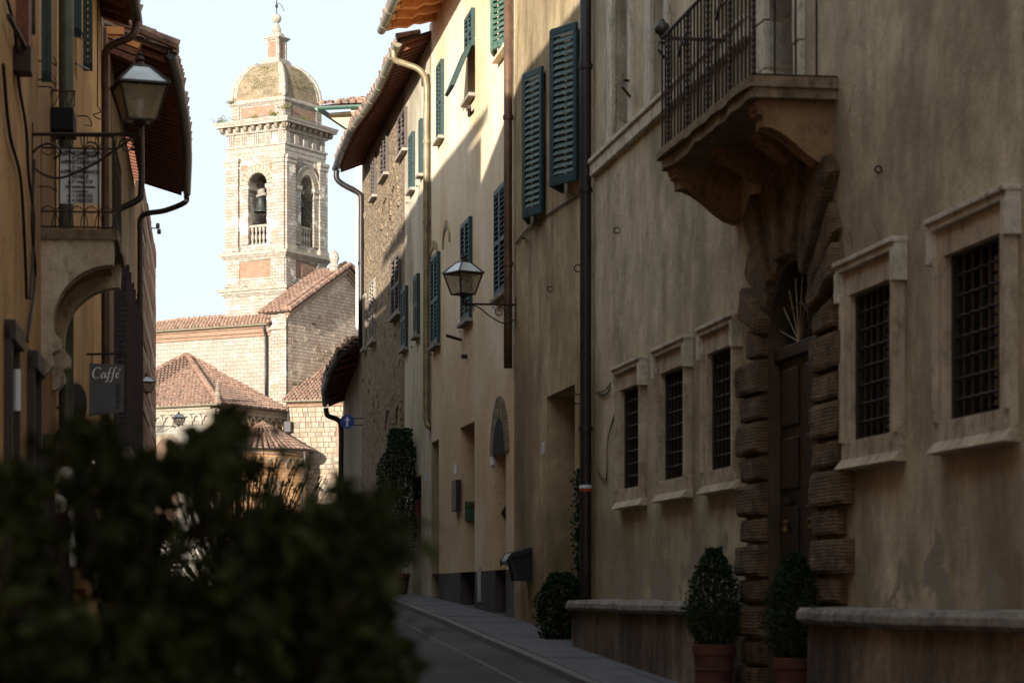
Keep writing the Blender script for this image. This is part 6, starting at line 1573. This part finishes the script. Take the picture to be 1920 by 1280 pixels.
for F in (e, f):
    g = G()
    for i in range(160): leaf(g, F.p(random.uniform(-.2, TL + .2), random.uniform(.1, .42), random.choice([18.8, 20.97])), .10, .4, (0, 0, .6))
    g.build('ledge_grass', 'weed', tow, kind='stuff')
# ================================================================ PLANTS AND POTS
def pot(root, c, r, h, name='pot'):
    g = G(); g.lathe(c, [(0, 0), (r * .72, 0), (r * .78, .02), (r * .93, h - .12), (r * .95, h - .10), (r * 1.02, h - .09), (r * 1.04, h - .01), (r * 1.0, h), (r * .9, h), (r * .88, h - .05), (0, h - .06)], 28); p = g.build(name, 'pot', root, smooth=False)
    g = G(); g.lathe(c, [(r * .9, h * .55), (r * .905 + .008, h * .56), (r * .9 + .008, h * .6), (r * .91, h * .61)], 28); g.build('pot_band', 'pot', p); return p
def box_bush(label, c, pr, ph, cr, chh, n=5200, cat='potted shrub', mat='box', size=.032, taper=.62, group=None, name='potted_box_shrub'):
    root = thing(name, label, cat, tuple(c), group); c = Vector(c); pot(root, c, pr, ph)
    g = G(); g.tube([c + Vector((0, 0, ph - .08)), c + Vector((.01, 0, ph + chh * .3)), c + Vector((0, .01, ph + chh * .8))], [.025, .02, .008], 7)
    for i in range(14): t = random.uniform(.05, .8); a = random.uniform(0, 6.28); b = c + Vector((0, 0, ph + chh * t)); g.tube([b, b + Vector((math.cos(a) * cr * .6, math.sin(a) * cr * .6, .12))], .006, 4)
    g.build('stem', 'bark', root)
    g = G()
    for i in range(n):
        t = random.random() ** .9; a = random.uniform(0, 2 * math.pi); prof = math.sin(math.pi * min(1, t ** taper)) ** .55 if t < .97 else .25
        rr = cr * prof * (1 + .30 * noise.noise(Vector((math.cos(a) * 2.2, math.sin(a) * 2.2, t * 5 + c.x * 7)))) * (random.random() ** .28)
        if random.random() < .05: rr *= 1 + .22 * random.random()
        leaf(g, c + Vector((math.cos(a) * rr, math.sin(a) * rr, ph + .0 + chh * t + random.gauss(0, .015))), size * random.uniform(.7, 1.3), .6)
    g.build('crown', mat, root); return root
def on_r(px, y, z=None): return Vector(((px - 960) * y / 4533, y, gz(y) if z is None else z))
box_bush('pointed box shrub in terracotta pot at the left side of the rusticated doorway', on_r(1339, 22.0, -1.0), .195, .54, .28, .86)
box_bush('box shrub in terracotta pot between the doorway and the long stone bench', on_r(1490, 19.7, -1.12), .17, .60, .27, .84)
# clipped planter shrub by the tan house door
root = thing('leafy_shrub', 'dense low leafy shrub beside the far end of the stone bench', 'shrub', tuple(on_r(1052, 30.3))); g = G(); c = on_r(1052, 30.3)
for i in range(4200):
    a = random.uniform(0, 6.28); t = random.random(); rr = .33 * (math.sin(math.pi * min(1, t * .8 + .15)) ** .5) * random.random() ** .3 * (1 + .25 * noise.noise(Vector((math.cos(a) * 2, math.sin(a) * 2, t * 4))))
    leaf(g, c + Vector((math.cos(a) * rr * 1.0, math.sin(a) * rr, .02 + .86 * t)), .05 * random.uniform(.7, 1.2), .6)
g.build('crown', 'box', root)
g = G()
for i in range(6): g.tube([c, c + Vector((random.uniform(-.15, .15), random.uniform(-.15, .15), .6))], .012, 5)
g.build('stem', 'bark', root)
# creeper between door and pipe
root = thing('creeper', 'thin green creeper climbing beside the thick dark drainpipe', 'climbing plant', tuple(FR.p(30.2, 0, -.6))); g = G()
for i in range(1500):
    z = random.uniform(-.5, 1.55); w = .16 * (1 + .6 * noise.noise(Vector((0, 0, z * 3)))) * (1 if z < 1.2 else .6)
    leaf(g, FR.p(30.15 + random.gauss(0, w) * 1.2, abs(random.gauss(.03, .04)), z), .055, .7, (-.4, -.3, -.2))
g.build('leaves', 'jas', root); g = G(); g.tube(smooth_path([FR.p(30.2, .02, -.7), FR.p(30.0, .02, 0), FR.p(30.3, .02, .8), FR.p(30.1, .02, 1.6)], 5), .012, 5); g.build('stem', 'bark', root)
# jasmine in pot by T
pc = on_r(746, 48.0, gz(48) + .05)
root = thing('potted_jasmine', 'tall climbing jasmine in terracotta pot at the rubble stone house', 'potted plant', tuple(pc)); pot(root, pc, .24, .42); g = G()
for i in range(4):
    a = i * 1.57; g.tube(smooth_path([pc + Vector((.05 * math.cos(a), .05 * math.sin(a), .36)), pc + Vector((.1 * math.cos(a + 1), .1 * math.sin(a + 1), 1.4)), pc + Vector((.12 * math.cos(a + 2), .1, 2.3)), pc + Vector((.1 * math.cos(a), .1, 3.1))], 5), .012, 5)
g.build('stem', 'bark', root); g = G()
for i in range(11000):
    t = random.random() ** .8; a = random.uniform(0, 6.28); z = .55 + 2.75 * t; w = .12 + .34 * math.sin(math.pi * min(1, t * .86 + .08)) ** .8
    w *= 1 + .35 * noise.noise(Vector((math.cos(a), math.sin(a), z * 2.2))); rr = w * random.random() ** .33
    leaf(g, pc + Vector((math.cos(a) * rr - .05 + .1 * t, math.sin(a) * rr + .05, z)), .055 * random.uniform(.6, 1.3), .55)
g.build('crown', 'jas', root)
g = G()
for i in range(30):
    a = random.uniform(3.2, 6.2); t = random.random(); leaf(g, pc + Vector((math.cos(a) * .4 * math.sin(math.pi * t), math.sin(a) * .42 * math.sin(math.pi * t), .6 + 2.5 * t)), .03, .9)
g.build('flowers', 'signwhite', root)
# oval sign on stand
os_ = thing('oval_shop_sign', 'cream oval sign lettered Boutique dei Cappelli beside the potted jasmine', 'sign', tuple(on_r(716, 46.5)))
c = at(716, 1003, 46.5); g = G(); g.prism([c + Vector((.25 * math.cos(t * math.pi / 16), 0, .20 * math.sin(t * math.pi / 16))) for t in range(32)], (0, .02, 0)); g.build('sign_panel', 'creamsign', os_)
text(os_, 'lettering', 'Boutique', c + Vector((0, -.006, .03)), (1, 0, 0), .10, 'lettd', shear=.3, align='CENTER'); text(os_, 'lettering', 'dei Cappelli', c + Vector((0, -.006, -.06)), (1, 0, 0), .072, 'lettd', align='CENTER', bold=.001); text(os_, 'lettering', 'ITALY', c + Vector((0, -.006, -.13)), (1, 0, 0), .05, 'lettd', align='CENTER')
g = G(); g.tube([c + Vector((0, .03, .15)), Vector((c.x, c.y + .03, gz(46.5)))], .015, 6); g.build('stand', 'iron', os_)
# doormat, bin
g = G(); g.hexa([on_r(x, y) + Vector((0, 0, z)) for z in (.062, .085) for x, y in ((697, 47.3), (722, 47.3), (726, 48.4), (703, 48.4))]); tag(g.build('doormat', 'black'), 'dark mat on the pavement next to the jasmine pot', 'mat')
bn = thing('litter_bin', 'black plastic litter bin with hood on the wall by the tan house', 'litter bin', tuple(FR.p(34.3, 0, .2))); 
g = G(); g.prism([FR.p(34.0, o, z) for o, z in ((.02, .2), (.2, .2), (.26, .48), (.24, .55), (.02, .58))], FR.p(.5, 0, 0) - FR.p(0, 0, 0)); g.build('bin_body', 'bin', bn, bevel=.02)
g = G(); g.prism([FR.p(33.95, o, z) for o, z in ((.02, .585), (.30, .50), (.36, .40), (.37, .46), (.30, .56), (.02, .64))], FR.p(.6, 0, 0) - FR.p(0, 0, 0)); g.build('bin_lid', 'bin', bn, bevel=.01)
# narrow-leaved shrub mid-street at left
oc = Vector((-2.95, 26, gz(26))); root = thing('narrow_leaved_shrub', 'airy narrow-leaved shrub rising in front of the church apse', 'shrub', tuple(oc)); gs = G(); gl = G()
for i in range(150):
    a = random.uniform(0, 6.28); tip = oc + Vector((random.gauss(-.02, .5), random.gauss(0, .35), random.uniform(1.05, 2.35)))
    tip.z = oc.z + min(tip.z - oc.z, 2.75 - abs(tip.x - oc.x - .1) * .9)
    b = oc + Vector((0, 0, .5)); m = b.lerp(tip, .55) + Vector((0, 0, -.08)) + (tip - b) * .05; pth = smooth_path([b, m, tip], 5); gs.tube(pth, [.010] * 5 + [.007] * 5 + [.004], 4)
    d = (tip - m).normalized()
    for k in range(42):
        t = random.uniform(.3, 1.02); p = pth[min(int(t * 10), 10)] + Vector((random.gauss(0, .02), random.gauss(0, .02), random.gauss(0, .02)))
        leaf(gl, p, random.uniform(.05, .085), .22, d * 1.1)
# one long sprig reaching right
for tipv in ((.60, 1.42), (.72, 1.30), (.50, 1.25), (.42, 1.5), (-.45, 1.5)):
    tip = oc + Vector((tipv[0], 0, tipv[1] + .75)); b = oc + Vector((.05, 0, 1.1)); pth = smooth_path([b, b.lerp(tip, .5) + Vector((.04, 0, -.1)), tip], 8); gs.tube(pth, [.008] * len(pth), 4)
    for k in range(40): t = random.uniform(.25, 1.0); p = pth[int(t * (len(pth) - 1))]; leaf(gl, p + Vector((random.gauss(0, .015), random.gauss(0, .02), random.gauss(0, .02))), .08, .22, (tip - b).normalized() * 1.2 + Vector((0, 0, .5)))
gs.build('stems', 'bark', root); gl.build('crown', 'olive', root)
# dark hedge and small things further down on the left, seen through the shrubs
for lab, px, y, r_, h_ in (('dark leafy shrub in pot below the cafe sign', 215, 33, .3, 1.75), ('second dark leafy shrub in pot beyond the cafe sign', 262, 38, .35, 1.5), ('bushy dark shrub in pot near the banded corner house', 300, 44, .45, 1.6)):
    box_bush(lab, on_r(px, y), .22, .4, r_, h_ - .4, 2200, mat='jas', size=.06, name='potted_shrub')
# table on terrace rail near the church
rl = thing('metal_railing', 'thin dark metal railing frame in front of the church apse', 'railing', tuple(at(500, 1118, 100))); g = G()
z1 = zz(958, 100); P = lambda px: at(px, 1112, 100)
g.tube([P(478) + Vector((0, 0, z1)), P(530) + Vector((0, 0, z1))], .04, 6); g.build('top_rail', 'iron', rl)
for px in (480, 497, 527): g = G(); g.tube([P(px) + Vector((0, 0, -.3)), P(px) + Vector((0, 0, z1))], .035, 6); g.build('post', 'iron', rl)

# ================================================================ the shrub in front
SIL = [(0, 858), (18, 872), (38, 862), (56, 885), (150, 850), (165, 790), (178, 768), (192, 780), (205, 835), (225, 862), (245, 850), (262, 842), (278, 872), (322, 838), (340, 822), (360, 812), (378, 806), (395, 815), (412, 800), (425, 775), (440, 748), (452, 760), (445, 800), (470, 960), (500, 935), (516, 905), (530, 925), (555, 950), (575, 945), (600, 955), (622, 925), (640, 908), (662, 900), (685, 905), (705, 895), (716, 925), (726, 965), (735, 1000), (728, 1040), (712, 1080), (690, 1120), (728, 1160), (745, 1178), (722, 1205), (712, 1250), (655, 1150), (668, 1190), (600, 1040), (560, 1010)]
TOPF = [(-120, 880), (0, 915), (58, 935), (72, 1010), (148, 1010), (162, 905), (230, 905), (280, 930), (296, 1010), (368, 985), (400, 900), (432, 930), (465, 1010), (520, 985), (600, 1000), (650, 960), (700, 955), (720, 1000)]
sb0 = Vector((-.62, 4.1, -1.62))
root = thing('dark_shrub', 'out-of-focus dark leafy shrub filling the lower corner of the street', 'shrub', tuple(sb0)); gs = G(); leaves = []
def sprig(tip, base, n, s):
    m = base.lerp(tip, .5) + Vector((random.gauss(0, .03), random.gauss(0, .05), .03)); pth = smooth_path([base, m, tip], 6); gs.tube(pth, [.006 - .0003 * i for i in range(len(pth))], 4)
    for k in range(n):
        t = 1 - random.random() ** 1.2 * .8; p = pth[int(t * (len(pth) - 1))]; sp = .010 + .022 * math.sin(math.pi * t ** .6)
        leaves.append((p + Vector((random.gauss(0, sp), random.gauss(0, sp), random.gauss(0, sp))), s * random.uniform(.6, 1.5)))
for px, py in SIL:
    for q in range(2):
        y = random.uniform(3.7, 4.6); tip = at(px - (12 if px > 690 else 0) + random.uniform(-7, 7), py + 22 + q * 16 + random.uniform(0, 12), y)
        base = tip + Vector((random.gauss(-.02 if px < 500 else -.05, .03), random.uniform(-.1, .1), -.17)); sprig(tip, base, 30, .042)
def top_at(px):
    for (a, ya), (b, yb) in zip(TOPF, TOPF[1:]):
        if a <= px <= b: return ya + (yb - ya) * (px - a) / (b - a)
    return 1000
for i in range(600):
    px = random.uniform(-120, 625); tp = top_at(px); py = tp + (1420 - tp) * random.random() ** .9; y = random.uniform(3.5, 5.0)
    if px > 540 and py > 1060 and random.random() < .6: continue
    if py < 1080 and random.random() < .45: continue
    if noise.noise(Vector((px / 75, py / 75, 5))) > (.0 if py < 1060 else .12): continue
    tip = at(px, py, y); base = tip + Vector((random.gauss(0, .05), random.gauss(0, .08), -.20)); sprig(tip, base, 26, .040)
for i in range(14):
    a = i * .45; gs.tube([sb0 + Vector((.03 * math.cos(a), .03 * math.sin(a), .3)), sb0 + Vector((.3 * math.cos(a), .25 * math.sin(a), 1.2)), sb0 + Vector((.42 * math.cos(a), .3 * math.sin(a), 1.7))], [.014, .01, .006], 5)
gl = G()
for p, s in leaves: leaf(gl, p, s, .55)
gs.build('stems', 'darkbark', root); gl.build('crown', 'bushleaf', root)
pot(root, sb0, .3, .45)
